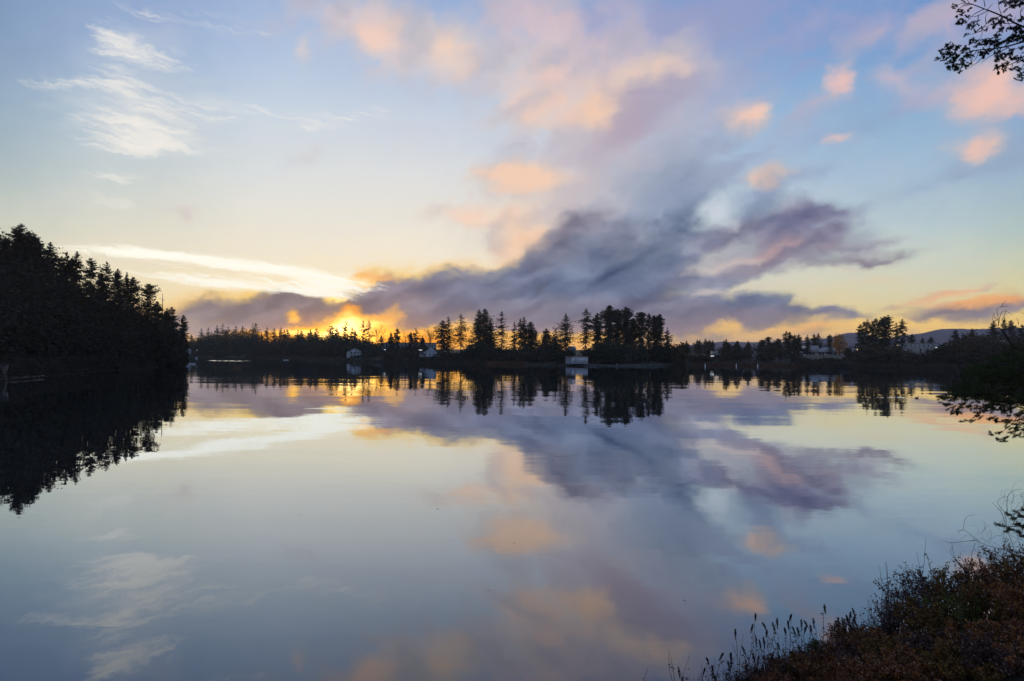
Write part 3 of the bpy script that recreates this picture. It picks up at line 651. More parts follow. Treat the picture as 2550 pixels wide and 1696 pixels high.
# central and right groups on the far shore ------------- tip x, tip y, depth, width, label, shape, bare, extra
G1 = 'tall firs lining the far shore'
central = [
 (1116, 788, 480, 44, 'left tree of the pair of firs standing over the white gabled house', 'cone', .2, dict(nb=170, gap=.4)),
 (1103, 797, 472, 42, 'slightly shorter fir leaning on the taller one above the gabled house', 'broad', .2, dict(nb=170, gap=.3)),
 (1148, 781, 470, 42, 'fir with bare lower trunk beside the steep white roof', 'cone', .33, dict(nb=150, gap=.5)),
 (1193, 770, 465, 44, 'left spire of the big dense double fir left of centre', 'cone', .08, dict(nb=230)),
 (1208, 769, 470, 44, 'right spire of the big dense double fir left of centre', 'broad', .08, dict(nb=240)),
 (1221, 795, 460, 34, 'lower fir shoulder on the right flank of the dense double fir', 'cone', .1, dict(nb=160)),
 (1250, 775, 465, 41, 'lone pyramid fir with sky showing through its lower boughs', 'cone', .2, dict(nb=170, gap=.75, droop=.1)),
 (1281, 801, 470, 27, 'slim fir left of the twin spires in the middle', 'spire', .15, dict(nb=130, gap=.6)),
 (1297, 792, 475, 29, 'left one of the twin middle spires', 'cone', .15, dict(nb=140, gap=.55)),
 (1305, 788, 472, 30, 'right and taller one of the twin middle spires', 'cone', .15, dict(nb=140, gap=.5)),
 (1321, 801, 465, 34, 'dark rounded fir right of the twin middle spires', 'broad', .05, dict(nb=200)),
 (1334, 822, 478, 22, 'short open fir leaning out right of the dark rounded one', 'cone', .1, dict(nb=90, gap=.6)),
 (1361, 818, 455, 30, 'short round-topped evergreen left of the boathouse fir', 'broad', .05, dict(nb=160)),
 (1409, 779, 420, 44, 'tall perfect fir rising directly behind the white boathouse', 'cone', .16, dict(nb=200, gap=.5, droop=.12)),
 (1459, 767, 430, 44, 'ragged fir with long boughs reaching left over the gap', 'ragged', .2, dict(nb=170, gap=.5, lop=.0, droop=.35, gust=1)),
 (1488, 779, 428, 32, 'crooked-topped fir just right of the ragged fir', 'ragged', .2, dict(nb=180, gap=.3, gust=1)),
 (1518, 760, 425, 46, 'tallest and darkest fir of the big grove', 'column', .12, dict(nb=330)),
 (1539, 769, 432, 30, 'narrow fir pressed against the tallest fir of the grove', 'column', .12, dict(nb=200)),
 (1559, 764, 424, 40, 'second tallest fir of the big grove', 'column', .12, dict(nb=300)),
 (1576, 792, 430, 26, 'lower fir between the second tallest and the flat-topped one', 'column', .15, dict(nb=150)),
 (1596, 777, 428, 33, 'flat-topped fir in the right half of the grove', 'flat', .2, dict(nb=200, gap=.35)),
 (1616, 780, 434, 24, 'thin ragged fir right of the flat-topped one', 'ragged', .2, dict(nb=140, gap=.5, gust=1)),
 (1630, 785, 430, 26, 'left of the two last spires at the grove end', 'column', .16, dict(nb=160, gap=.3)),
 (1642, 782, 428, 26, 'right of the two last spires at the grove end', 'column', .16, dict(nb=170, gap=.35)),
 (1662, 815, 430, 22, 'small slim fir standing apart at the right end of the grove', 'spire', .1, dict(nb=110, gap=.4)),
]
for x, y, d, w, lab, sh, ba, kw in central:
    kw['nb'] = int(kw['nb']*(1.6 if kw.get('gap', 0) < .4 else 1.25)); conifer(x, y, d, w*(1.02 if x > 1450 else 1.25), lab, sh, ba, G1, ks=7, spray=1.4, **kw)
right = [
 (1737, 845, 720, 17, 'left peak of the pointed far firs right of the willow', 'cone', dict()), (1743, 846, 720, 15, 'second peak of the pointed far firs right of the willow', 'cone', dict()),
 (1757, 843, 700, 17, 'tallest of the pointed far firs right of the willow', 'cone', dict()), (1767, 845, 705, 16, 'fourth of the pointed far firs right of the willow', 'cone', dict()),
 (1774, 847, 700, 15, 'last of the pointed far firs right of the willow', 'cone', dict()), (1710, 848, 720, 16, 'far fir just showing over the willow bush', 'cone', dict()),
 (1764, 868, 520, 10, 'small dark cone-shaped conifer beside the street lamp', 'cone', dict(nb=60)),
 (1836, 849, 520, 22, 'dark conifer right of the yellowish tree', 'broad', dict()), (1863, 849, 640, 14, 'little far fir in the gap left of the umbrella pines', 'cone', dict()),
 (1897, 846, 560, 22, 'left of the flat umbrella-topped pines', 'flat', dict(gust=1)), (1914, 839, 560, 26, 'highest of the flat umbrella-topped pines', 'flat', dict(gap=.4, gust=1)),
 (1938, 843, 565, 24, 'right one of the flat umbrella-topped pines', 'flat', dict(gap=.3, gust=1)),
 (1958, 824, 570, 23, 'left tip of the tall pair near the pale shopping building', 'ragged', dict(gap=.3)), (1967, 826, 572, 18, 'right tip of the tall pair near the pale shopping building', 'ragged', dict(gap=.3)),
 (1979, 833, 575, 15, 'shorter fir right of the tall pair', 'cone', dict()), (1989, 832, 570, 20, 'rounded fir two places right of the tall pair', 'broad', dict()),
 (2011, 833, 640, 20, 'single fir above the raised roof of the pale building', 'cone', dict()), (2027, 832, 650, 20, 'left half of the broad fir pair behind the pale building', 'broad', dict()),
 (2038, 830, 650, 26, 'right half of the broad fir pair behind the pale building', 'broad', dict()), (2066, 833, 640, 14, 'dark fir touching the golden tree', 'column', dict()),
 (2142, 807, 520, 20, 'thin left edge fir of the tall right grove', 'ragged', dict(gap=.5)), (2152, 800, 522, 26, 'second fir of the tall right grove', 'ragged', dict(gap=.4)),
 (2160, 794, 520, 34, 'pointed fir in the left part of the tall right grove', 'cone', dict(gap=.4, nb=170)), (2174, 800, 525, 24, 'low fir in the middle of the tall right grove', 'ragged', dict(gap=.4)),
 (2182, 793, 520, 28, 'middle fir of the tall right grove', 'column', dict(gap=.3, nb=170)), (2193, 790, 523, 22, 'fir left of the two highest in the tall right grove', 'ragged', dict(gap=.3, nb=150)),
 (2202, 787, 520, 26, 'second highest fir of the tall right grove', 'column', dict(gap=.2, nb=170)), (2212, 784, 518, 30, 'highest fir of the tall right grove', 'column', dict(gap=.15, nb=220)),
 (2232, 803, 520, 24, 'shorter of the two firs standing right of the tall right grove', 'ragged', dict(gap=.5)), (2247, 794, 522, 26, 'taller of the two firs standing right of the tall right grove', 'ragged', dict(gap=.45, nb=160)),
 (2271, 831, 640, 17, 'lone far fir above the long tan building', 'broad', dict()), (2297, 840, 640, 15, 'left of two small firs behind the long tan building', 'cone', dict()), (2318, 839, 640, 18, 'right of two small firs behind the long tan building', 'broad', dict()),
 (2380, 821, 600, 20, 'round dark fir against the purple hill', 'broad', dict(nb=160)), (2421, 818, 600, 20, 'pointed fir against the purple hill', 'broad', dict()), (2403, 832, 600, 20, 'low fir between two others against the purple hill', 'broad', dict()),
 (2474, 799, 560, 34, 'broad fir left of the foreground pine twigs', 'broad', dict(nb=200)), (2501, 789, 560, 18, 'slim high fir behind the foreground pine twigs', 'spire', dict()),
 (2518, 797, 558, 30, 'broad fir right of the foreground pine twigs', 'broad', dict(nb=200)), (2545, 808, 560, 26, 'fir at the right edge of the frame', 'broad', dict(nb=180)),
]
for x, y, d, w, lab, sh, kw in right:
    kw = dict(kw); kw.setdefault('nb', 130)
    conifer(x, y, d, w, lab, sh, .06, 'firs behind the right shore', ks=6, spray=1.6, **kw)
# far left skyline
farleft = [
 (477, 833, 'lowest fir beside the end of the left hillside', 13), (501, 817, 'first pointed fir of the hazy far left row', 21), (519, 815, 'second pointed fir of the hazy far left row', 22), (541, 809, 'left tip of the dense clump in the far left row', 20),
 (555, 806, 'highest tip of the dense clump in the far left row', 26), (568, 812, 'right tip of the dense clump in the far left row', 20), (588, 810, 'slim fir right of the dense far left clump', 19), (604, 811, 'see-through fir in the far left row', 18),
 (630, 805, 'left tip of the highest far left pair', 24), (637, 804, 'right tip of the highest far left pair', 20), (651, 827, 'low fir at the orange gap in the far left row', 14),
 (665, 815, 'first fir right of the orange gap', 16), (683, 817, 'second fir right of the orange gap', 15), (699, 816, 'third fir right of the orange gap', 15), (708, 821, 'small fourth fir right of the orange gap', 11), (716, 819, 'fifth fir right of the orange gap', 14),
 (742, 820, 'low fir under the burning cloud gap, left one', 17), (750, 821, 'low fir under the burning cloud gap, right one', 15), (773, 820, 'first fir left of the sun notch', 15), (787, 816, 'peaked fir just left of the sun notch', 24),
 (826, 811, 'blunt broad fir just right of the sun notch', 26), (839, 816, 'smaller fir on the right slope of the sun notch', 18), (861, 800, 'tall knobbly fir right of the sun', 20), (877, 815, 'thin fir right of the tall knobbly one', 14), (884, 821, 'small fir before the see-through pair', 12),
 (904, 797, 'see-through tall fir of the bright pair', 28), (919, 796, 'pointed tall fir of the bright pair', 26), (950, 836, 'dwarf fir above the flat grey building, left end', 12), (974, 828, 'thin fir above the flat grey building', 12),
 (989, 815, 'pointed fir standing alone above the flat grey building', 17), (1023, 827, 'slim column fir between the bare trees', 8), (1036, 816, 'open fir right of the bare round tree', 19), (1052, 836, 'small fir left of the bare poplar', 12)]
for x, y, lab, w in farleft:
    d = float(np.interp(x, [470, 640, 760, 900, 1060], [900, 860, 760, 660, 600]))
    sp = x in (604, 861, 904, 919, 1036, 877)
    conifer(x, y, d, w*1.25, lab, 'ragged' if x in (861, 555, 637) else ('flat' if x == 826 else 'cone'), .06, 'far firs on the sunset skyline', ks=5, spray=1.9, nb=110, gap=.6 if sp else 0.1)
# left hillside skyline
LH = [
 (0, 583, 205, 60, 'tree cut by the left edge of the frame', 'broad'), (14, 590, 208, 50, 'second tree in from the left edge of the frame', 'cone'), (40, 571, 212, 46, 'left shoulder of the highest hillside tree', 'broad'), (52, 556, 214, 62, 'highest tree on the left hillside', 'broad'), (70, 575, 214, 52, 'right shoulder of the highest hillside tree', 'broad'), (85, 582, 216, 50, 'rounded fir right of the highest hillside tree', 'broad'), (96, 596, 212, 40, 'low fir filling the notch beside the rounded fir', 'cone'),
 (126, 602, 222, 46, 'triangular fir standing clear right of the highest group', 'cone'), (154, 637, 224, 24, 'small fir left of the thin spired fir', 'cone'), (167, 626, 226, 27, 'thin spired fir on the hillside skyline', 'spire'), (179, 641, 226, 26, 'lower fir between the thin spire and its right neighbour', 'cone'), (192, 623, 230, 34, 'fir with open top right of the thin spired one', 'cone'),
 (227, 642, 238, 32, 'ragged-sided fir in the middle of the hillside skyline', 'ragged'), (252, 671, 244, 24, 'low fir left of the open pyramid', 'cone'), (266, 650, 246, 36, 'open pyramid fir on the falling skyline', 'cone'), (294, 668, 252, 26, 'small pyramid fir following the open one', 'cone'), (316, 677, 256, 24, 'slim fir next down the falling skyline', 'spire'), (332, 689, 258, 26, 'blunt dark fir above the flat-topped pine', 'broad'),
 (371, 707, 264, 38, 'layered flat-topped pine on the falling skyline', 'flat'), (391, 750, 276, 22, 'low fir left of the dead snag', 'broad'), (414, 769, 288, 24, 'short fir right of the dead snag', 'ragged'), (427, 764, 292, 30, 'ragged fir near the point of the hillside', 'ragged'), (457, 784, 305, 28, 'last fir leaning over the water at the point', 'cone')]
for x, y, d, w, lab, sh in LH:
    u = ray(x, y)[0]
    g = zhill(u, d) if u < -.485 else 1.0
    conifer(x, y, d, w*(1.3 if x < 350 else 1.1), lab, sh, .14 if x < 440 else .12, 'firs on the left hillside', ground=g, mfol='fir2', nb=330 if w > 40 else 230, ks=9 if w > 40 else 7, spray=1.05, gap=.45 if sh in ('spire', 'flat') or x in (192, 266, 294, 227) else .15, droop=.18)

# ------------------------------------------------------------------ masses that read as one
def mass_trees(name, items, mt, spray, seed, label, cat, ks=5, nbk=1.0, trunk=True, rnd=.5):
    """many plain trees in one object; items = (x, y, z, H, R, kind)"""
    r = np.random.default_rng(seed); mb = MB()
    for (X, Y, Z, H, R, kind) in items:
        n = max(60, int(H*22*nbk))
        if kind == 'c':
            t = r.random(n)**.8; rad = np.interp(t, [0, .1, .5, 1], [.9, 1, .68, .04])*R*r.uniform(.3, 1.15, n)
            z = H*(.04+.96*t)
        else:
            v = rdir(r, n); q = r.random(n)**.33
            lump = 1+.25*np.sin(v[:, 0]*5+X)+.2*np.sin(v[:, 1]*6+v[:, 2]*4+Y)
            rad = np.hypot(v[:, 0], v[:, 1])*R*q*lump; z = H*.52+v[:, 2]*q*H*.48*lump
        a = r.random(n)*6.283
        P = np.stack([X+np.cos(a)*rad, Y+np.sin(a)*rad, Z+np.maximum(z, .1)], 1)
        out = np.stack([np.cos(a), np.sin(a), 0*a], 1)
        Dv = unit(out+r.normal(size=(n, 3))*.5+np.array([[0, 0, -.35 if kind == 'c' else .15]]))
        Sv = unit(np.cross(Dv, r.normal(size=(n, 3))+np.array([[0, 0, .6]])))
        ln = spray*.62*r.uniform(.6, 1.6, n)*(1 if kind != 'c' else np.clip(1.3-t*1.1, .2, 1.2))
        mb.kites(P, Dv, Sv, ln, ln*.26)
    o = link(name, mb.mesh(name), mt); return tag(o, label, cat, kind='stuff')
# hillside wood: fills the slope under the skyline trees
rr = np.random.default_rng(3)
skx = [-60, 0, 50, 90, 126, 160, 200, 240, 270, 300, 330, 360, 380, 405, 425, 445]
sky_ = [588, 596, 586, 592, 616, 644, 644, 658, 670, 682, 698, 724, 752, 778, 792, 822]
items = []
for k in range(520):
    x = rr.uniform(-260, 447)
    if k < 40: x = rr.uniform(395, 446)
    u0 = (x-CX)/FPX
    ds = lshore(u0)
    skd = float(np.interp(x, [-300, 0, 200, 330, 450], [200, 207, 232, 260, 304]))
    f = rr.random()**.7
    d = ds+5+f*(max(skd-ds, 6)-5)
    if x > 380: d = rr.uniform(ds+1.5, ds+9)
    ytop = float(np.interp(x, skx, sky_))
    hz = HZ+RHO*(x-CX)
    yt = hz-(hz-ytop)*(.34+.66*f)+rr.uniform(2, 30)
    if x > 380: yt = ytop+rr.uniform(2, 40)
    t = at(x, yt, d); u = t.x/d
    g = max(zhill(u, d), .2)
    H = min(t.z-g, 40)
    if H < 3: continue
    items.append((t.x, d, g-.3, H, H*.17+1.2, 'c' if rr.random() < .75 else 'd'))
mass_trees('hillside_forest', items, M['fir2'], 1.5, 11, 'solid dark forest covering the slope left of the lake', 'forest', nbk=1.15)
# undergrowth along the left waterline
items = []
for k in range(260):
    x = rr.uniform(-120, 446); u = (x-CX)/FPX; d = lshore(u)+rr.uniform(.5, 9)
    H = rr.uniform(.8, 4.5); items.append((u*d, d, max(zhill(u, d), .0)-.2, H, H*.55, 'd'))
mass_trees('waterside_brush', items, M['brush'], .55, 12, 'tangle of bare and dark brush along the foot of the left hillside', 'brush', nbk=2.5)

# far woods under the skyline, in three stretches
def far_wood(name, prof, drange, n, seed, label, mt, kinds=.6, w=(2.5, 4.5)):
    r = np.random.default_rng(seed); it = []
    px = [p[0] for p in prof]; py = [p[1] for p in prof]
    for k in range(n):
        x = r.uniform(px[0], px[-1]); u = (x-CX)/FPX
        s = shore(u); f = r.random(); d = s+drange[0]+f*(drange[1]-drange[0])
        yt = float(np.interp(x, px, py)); hz = HZ+RHO*(x-CX)
        yt = yt+abs(r.normal(0, 3))+(1-f)*(hz-yt)*.45*r.random()
        t = at(x, yt, d); g = gz(u, d)
        H = t.z-g
        if H < 2: H = 2.0
        it.append((t.x, d, g-.3, H, min(w[1], max(w[0], H*.3))*r.uniform(.8, 1.3), 'c' if r.random() < kinds else 'd'))
    mass_trees(name, it, mt, 2.1, seed, label, 'woods', nbk=.75)
far_wood('far_left_wood', [(455, 850), (480, 842), (500, 832), (530, 824), (560, 818), (642, 818), (650, 845), (660, 840), (690, 834), (720, 832), (760, 829), (790, 825), (808, 836), (818, 826), (850, 829), (870, 829), (895, 838), (930, 842), (945, 854)], (35, 150), 340, 21, 'hazy dark wood under the far left skyline', M['fir'], .4, (3, 6.5))
far_wood('middle_wood', [(935, 862), (960, 862), (985, 846), (1010, 858), (1030, 848), (1060, 852), (1085, 860)], (110, 190), 70, 22, 'low wooded rise behind the flat grey building', M['brown'], .3)
far_wood('grove_underwood', [(1100, 872), (1150, 874), (1168, 856), (1185, 842), (1230, 846), (1245, 862), (1290, 864), (1315, 852), (1335, 864), (1350, 846), (1385, 842), (1400, 868), (1425, 874)], (22, 60), 120, 23, 'dark underwood between the tall firs of the middle shore', M['fir'], .5)
far_wood('grove_shade_wood', [(1455, 864), (1475, 862), (1500, 838), (1540, 842), (1580, 848), (1610, 854), (1640, 852), (1664, 850), (1674, 872)], (14, 60), 130, 24, 'dense dark lower growth filling the big fir grove', M['fir'], .6)
far_wood('right_far_wood', [(1690, 852), (1720, 851), (1790, 856), (1880, 856), (1900, 850), (1990, 848), (2050, 850), (2110, 856), (2140, 848), (2260, 850), (2330, 850), (2400, 838), (2450, 830), (2560, 824), (2700, 820)], (300, 440), 300, 25, 'blue-dark woods along the right skyline', M['fir'], .5)
far_wood('right_shore_thicket', [(2125, 868), (2150, 855), (2250, 862), (2262, 885), (2300, 884), (2320, 868), (2350, 858), (2380, 842), (2410, 832), (2440, 830), (2480, 838), (2600, 838), (2800, 830)], (6, 75), 230, 26, 'brown leafless thicket along the right shore', M['brown'], .1)
far_wood('low_shore_brush', [(1670, 884), (1790, 880), (1800, 862), (1850, 862), (1900, 868), (1975, 862), (1990, 882), (2010, 893), (2100, 893), (2110, 875), (2140, 872), (2550, 880)], (8, 50), 180, 27, 'low dark bushes between the right shore and the field', M['brush'], .1)
far_wood('left_shore_brush', [(455, 884), (520, 882), (620, 880), (640, 862), (660, 850), (720, 850), (845, 850), (856, 884), (905, 886), (920, 866), (1030, 872), (1042, 889), (1190, 890), (1205, 874), (1330, 872), (1375, 878), (1380, 896), (1440, 900)], (6, 40), 260, 28, 'brown brush and hedges above the left half of the far shore', M['brush'], .1)

# named deciduous trees on the far shore
def leafy_tree(x, ytop, d, wpx, label, mt, name='deciduous_tree', n=900, leaf=1.1, low=.12, group=None):
    top = at(x, ytop, d); u = top.x/d; g = gz(u, d)-.2; H = top.z-g; R = wpx/2/FPX*d
    r = np.random.default_rng(int(x)); o = thing(name, label, 'tree', (top.x, d, g), 0, group)
    t = MB(); t.tube([(0, 0, 0), (.1, 0, H*.4), (0, .1, H*.85)], [H*.02+.1, H*.014, .04], 6)
    for k in range(9):
        a = r.random()*6.28; z = H*r.uniform(.2, .6); e = (math.cos(a)*R*.7, math.sin(a)*R*.7, z+H*.25)
        t.tube([(0, 0, z), (e[0]*.5, e[1]*.5, z+H*.15), e], [H*.009, H*.006, .02], 4)
    link('trunk', t.mesh('trunk'), M['bark'], o)
    mb = MB(); cen = []
    for k in range(16):
        v = rdir(r, 1)[0]; cen.append((v[0]*R*.6, v[1]*R*.6, H*(low+1)/2+v[2]*H*(1-low)*.36, r.uniform(.3, .5)))
    for (cx, cy, cz, q) in cen:
        m = n//16; v = rdir(r, m)*(r.random((m, 1))**.4)
        P = np.array([[cx, cy, cz]])+v*np.array([[R*q*1.1, R*q*1.1, H*(1-low)*.5*q]])
        Dv = unit(v+r.normal(size=(m, 3))*.6); Sv = unit(np.cross(Dv, r.normal(size=(m, 3)))); ln = leaf*r.uniform(.6, 1.3, m)
        mb.kites(P, Dv, Sv, ln, ln*.4)
    link('crown', mb.mesh('crown'), mt, o)
    return o
leafy_tree(2091, 832, 620, 36, 'bright golden autumn tree behind the pale building', M['gold'], n=1400)
leafy_tree(1700, 853, 425, 56, 'wide rounded willow bush right of the grove, turning brown', M['olive'], n=1800, low=0)
leafy_tree(1684, 858, 412, 26, 'russet bush tucked against the right end of the grove', M['brown'], n=700, low=0)
leafy_tree(1808, 850, 500, 24, 'yellow-green pointed tree on the right shore', M['olive'], n=900, low=.05)
leafy_tree(1861, 866, 500, 26, 'grey leafless-looking tree in front of the pale wall', M['brown'], n=500, low=.1)
leafy_tree(1925, 858, 490, 44, 'brown thicket tree left of the field', M['brown'], n=900, low=.05)
leafy_tree(1385, 812, 452, 22, 'half-bare tree between the evergreen and the boathouse fir', M['brown'], n=500, low=.1)
leafy_tree(2110, 868, 470, 22, 'pinkish brown leafless tree before the pale building', M['brown'], n=500)
leafy_tree(2430, 838, 470, 60, 'big brown rounded thicket tree under the purple hill', M['brown'], n=1700)
leafy_tree(2348, 862, 440, 40, 'olive bushy tree right of the long tan building', M['olive'], n=1200)
leafy_tree(2180, 868, 440, 60, 'olive bush mass below the tall right grove', M['olive'], n=1600)
leafy_tree(2260, 878, 430, 50, 'low brown tree in front of the long tan building', M['brown'], n=1100)

def bare_tree(x, ytop, d, wpx, label, name='bare_tree', upright=.6, seed=1, ground=None):
    top = at(x, ytop, d); u = top.x/d; g = (gz(u, d) if ground is None else ground)-.2; H = top.z-g; R = wpx/2/FPX*d
    r = random.Random(seed); o = thing(name, label, 'tree', (top.x, d, g))
    tr = MB(); cr = MB()
    tr.tube([(0, 0, 0), (0, 0, H*.45), (.1, 0, H*.7)], [H*.018+.05, H*.011, .06], 5)
    def grow(p, dr, ln, rad, lv):
        e = p+dr*ln; cr.tube([p, e], [rad, rad*.55], 3, False)
        if lv == 0: return
        for k in range(4 if lv > 1 else 5):
            nd = (dr+Vector((r.gauss(0, 1), r.gauss(0, 1), r.gauss(0, .6)))*(.5)).normalized()
            grow(p.lerp(e, r.uniform(.45, 1)), nd, ln*r.uniform(.5, .75), rad*.5, lv-1)
    for k in range(9):
        a = k*2.4; el_ = upright+r.uniform(-.2, .2)
        dr = Vector((math.cos(a)*(1-el_), math.sin(a)*(1-el_), el_)).normalized()
        grow(Vector((0, 0, H*r.uniform(.25, .55))), dr, min(R*.9/(max(.2, 1-el_)), H*.4), H*.006+.03, 3)
    link('trunk', tr.mesh('trunk'), M['bark'], o); link('crown', cr.mesh('crown'), M['twig'], o)
for i, (x, y, d, w, lab, up) in enumerate([
  (942, 819, 640, 15, 'bare tree glowing right of the bright fir pair', .7), (962, 830, 640, 10, 'small bare round tree above the grey building', .5), (1010, 822, 640, 15, 'bare round-headed tree on the skyline', .5), (1071, 824, 560, 10, 'bare upright poplar left of the first tall firs', .9),
  (2310, 873, 405, 24, 'bare pale-stemmed birch on the right shore', .8), (2245, 885, 400, 22, 'bare birch beside the right shore thicket', .8), (1868, 872, 470, 18, 'bare small tree in front of the pale house wall', .6), (1395, 815, 440, 18, 'bare crown poking up left of the boathouse fir', .6), (2540, 845, 420, 40, 'bare tree behind the pine bough', .6)]):
    bare_tree(x, y, d, w, lab, upright=up, seed=i+5)
def snag():
    x, y, d = 404, 730, 283
    top = at(x, y, d); g = 1.0; H = top.z-g
    o = thing('dead_tree', 'bare dead snag rising from the falling skyline of the left hillside', 'tree', (top.x, d, g-.4))
    m = MB(); m.tube([(0, 0, 0), (.2, 0, H*.5), (.1, 0, H*.8), (.15, 0, H+.3)], [.35, .25, .16, .07], 6); link('trunk', m.mesh('trunk'), M['bark'], o)
    m = MB(); r = random.Random(4)
    for k in range(22):
        z = H*r.uniform(.45, .97); a = r.random()*6.28; l = r.uniform(.5, 1.7)
        m.tube([(.1, 0, z), (math.cos(a)*l, math.sin(a)*l, z+l*r.uniform(-.2, .5))], [.07, .02], 3)
    tag(link('limb_stubs', m.mesh('limb_stubs'), M['bark'], o), kind='stuff')
snag()

# ------------------------------------------------------------------ buildings
def house(x, y, d, wpx, hpx, label, wall='white', roof='roof', gable=True, dep=9, rz=0, windows=2, lit=0, rh=.45, name='house', side='front', door=False):
    """x, y = middle of the foot of the front wall"""
    p = at(x, y, d); W = wpx/FPX*d; Hh = hpx/FPX*d
    o = thing(name, label, 'house' if name == 'house' else 'building', (p.x, d, p.z), rz)
    wh = Hh*(1-rh) if roof else Hh
    m = MB(); m.box(-W/2, W/2, 0, dep, -2.5, wh)
    if gable and side == 'front':     # gable end towards the lake
        m.add([(-W/2, 0, wh), (W/2, 0, wh), (0, 0, Hh), (-W/2, dep, wh), (W/2, dep, wh), (0, dep, Hh)], None, [(0, 1, 2), (4, 3, 5)])
    link('wall', m.mesh('wall'), M[wall], o)
    m = MB(); e = .45
    if gable and side == 'front':
        for s in (-1, 1):
            sl = (Hh-wh)/(W/2)
            V = [(0, -e, Hh+.05), (s*(W/2+e), -e, wh-e*sl+.05), (s*(W/2+e), dep+e, wh-e*sl+.05), (0, dep+e, Hh+.05)]
            V += [(a, b, c+.22) for a, b, c in V]
            m.add(V, [(3,2,1,0),(4,5,6,7),(0,1,5,4),(1,2,6,5),(2,3,7,6),(3,0,4,7)])
    elif gable:
        V = [(-W/2-e, -e, wh), (W/2+e, -e, wh), (W/2+e, dep+e, wh), (-W/2-e, dep+e, wh), (-W/2+.2, dep/2, Hh), (W/2-.2, dep/2, Hh)]
        m.add(V, [(0, 1, 5, 4), (2, 3, 4, 5), (3, 2, 1, 0)], [(3, 0, 4), (1, 2, 5)])
    else:
        m.box(-W/2-.3, W/2+.3, -.3, dep+.3, wh, Hh)
    link('roof', m.mesh('roof'), M[roof], o)
    for k in range(windows):
        cx = -W/2+W*(k+.5)/windows; ww = min(1.6, W/windows*.45); z0 = wh*.42
        m = MB(); m.box(cx-ww/2, cx+ww/2, -.06, .02, z0, z0+min(1.3, wh*.4))
        wn = link('window', m.mesh('window'), M['lit' if k < lit else 'glass'], o)
        f = MB(); z1 = z0+min(1.3, wh*.4); b = .12
        for q in ((cx-ww/2-b, cx-ww/2, z0-b, z1+b), (cx+ww/2, cx+ww/2+b, z0-b, z1+b), (cx-ww/2, cx+ww/2, z0-b, z0), (cx-ww/2, cx+ww/2, z1, z1+b)): f.box(q[0], q[1], -.10, .02, q[2], q[3])
        link('frame', f.mesh('frame'), M['buoy'], wn)
    if door:
        m = MB(); m.box(W*.2, W*.2+1, -.05, .02, 0, 2.1); link('door', m.mesh('door'), M['roof'], o)
    return o
# boathouse
def boathouse():
    d = 383; p = at(1437, 902.6, d); W = 54/FPX*d; H = 3.15
    o = thing('boathouse', 'low white flat-roofed boathouse at the water edge under the tall fir', 'building', (p.x, d, p.z), .0)
    zz = p.z
    m = MB()
    Wx = W/2; L0 = -Wx+3.0
    m.box(L0, Wx, 0, 7, -.8, H); m2 = m
    link('wall', m.mesh('wall'), M['white'], o)
    m = MB(); m.add([(L0, .02, -.8), (-Wx, 4, -.8), (-Wx, 4, H), (L0, .02, H), (L0, 7, -.8), (L0, 7, H)], [(0, 1, 2, 3), (1, 4, 5, 2)]); link('side_wall', m.mesh('side_wall'), M['grey'], o)
    m = MB(); m.box(-Wx-.3, Wx+.4, -.5, 7.4, H+.003, H+.25); link('roof', m.mesh('roof'), M['rroof'], o)
    m = MB(); m.box(L0+1.9, L0+2.0+.06, -.05, .02, .1, H-.25); link('door_joint', m.mesh('door_joint'), M['roof'], o)
    m = MB(); m.box(L0+.15, L0+1.85, -.06, .01, .1, 2.7); link('door', m.mesh('door'), M['white'], o)
    m = MB(); m.box(L0+2.25, Wx-.25, -.06, .01, .2, 2.8); link('boat_door', m.mesh('boat_door'), M['white'], o)
boathouse()
house(1070, 888, 500, 30, 21, 'white house with steep gable and dark lower porch left of the first tall firs', 'white', 'white', dep=10, windows=3, rh=.6)
house(1052, 888, 500, 14, 12, 'white flat-fronted wing left of the gabled white house', 'pale', 'roof', gable=True, side='long', windows=1)
house(1091, 891, 490, 24, 9, 'dark blue garage with white door panels under the pair of firs', 'blue', 'roof', side='long', windows=4, rh=.3)
house(1108, 888, 495, 22, 12, 'pale low house behind the bare trunks of the pair of firs', 'white', 'roof', side='long', windows=3, lit=1)
house(1134, 889, 500, 26, 10, 'long pale low house between the tall fir trunks', 'tan', 'roof', side='long', windows=3)
house(1163, 887, 480, 24, 21, 'steep white A-shaped house right of the bare-trunked fir', 'blue', 'white', rh=.8, windows=1)
house(1185, 887, 475, 9, 6, 'tiny white shed beside the A-shaped house', 'white', 'white', windows=1, rh=.3)
house(884, 884, 610, 24, 17, 'white two-storey house with balcony under the bright fir pair', 'white', 'roof', windows=3, rh=.35)
house(868, 886, 608, 9, 13, 'narrow pale outbuilding left of the balcony house', 'pale', 'roof', windows=1)
house(1015, 866, 640, 132, 13, 'long flat grey building on the rise left of the tall firs', 'grey', 'roof', gable=False, dep=20, windows=14, rh=.12, name='office_building')
house(517, 876, 900, 11, 14, 'small bluish white house, highest on the far left bank', 'white', 'white', windows=1)
house(542, 874, 900, 9, 7, 'low bluish cottage right of the highest far left house', 'pale', 'white', side='long', windows=1)
house(570, 878, 890, 13, 8, 'pale cottage above the middle of the far left bank', 'pale', 'white', side='long', windows=2)
house(489, 899, 820, 7, 9, 'tiny pale boat shed near the point of the hillside', 'pale', 'white', windows=1)
house(571, 894, 820, 7, 6, 'tiny pale shed by the far left waterline', 'pale', 'roof', windows=1)
house(610, 877, 880, 16, 6, 'long dim roof among the trees of the far left bank', 'grey', 'pale', side='long', windows=2)
house(457, 878, 780, 20, 10, 'dim grey house half hidden behind the last hillside fir', 'grey', 'pale', side='long', windows=2)
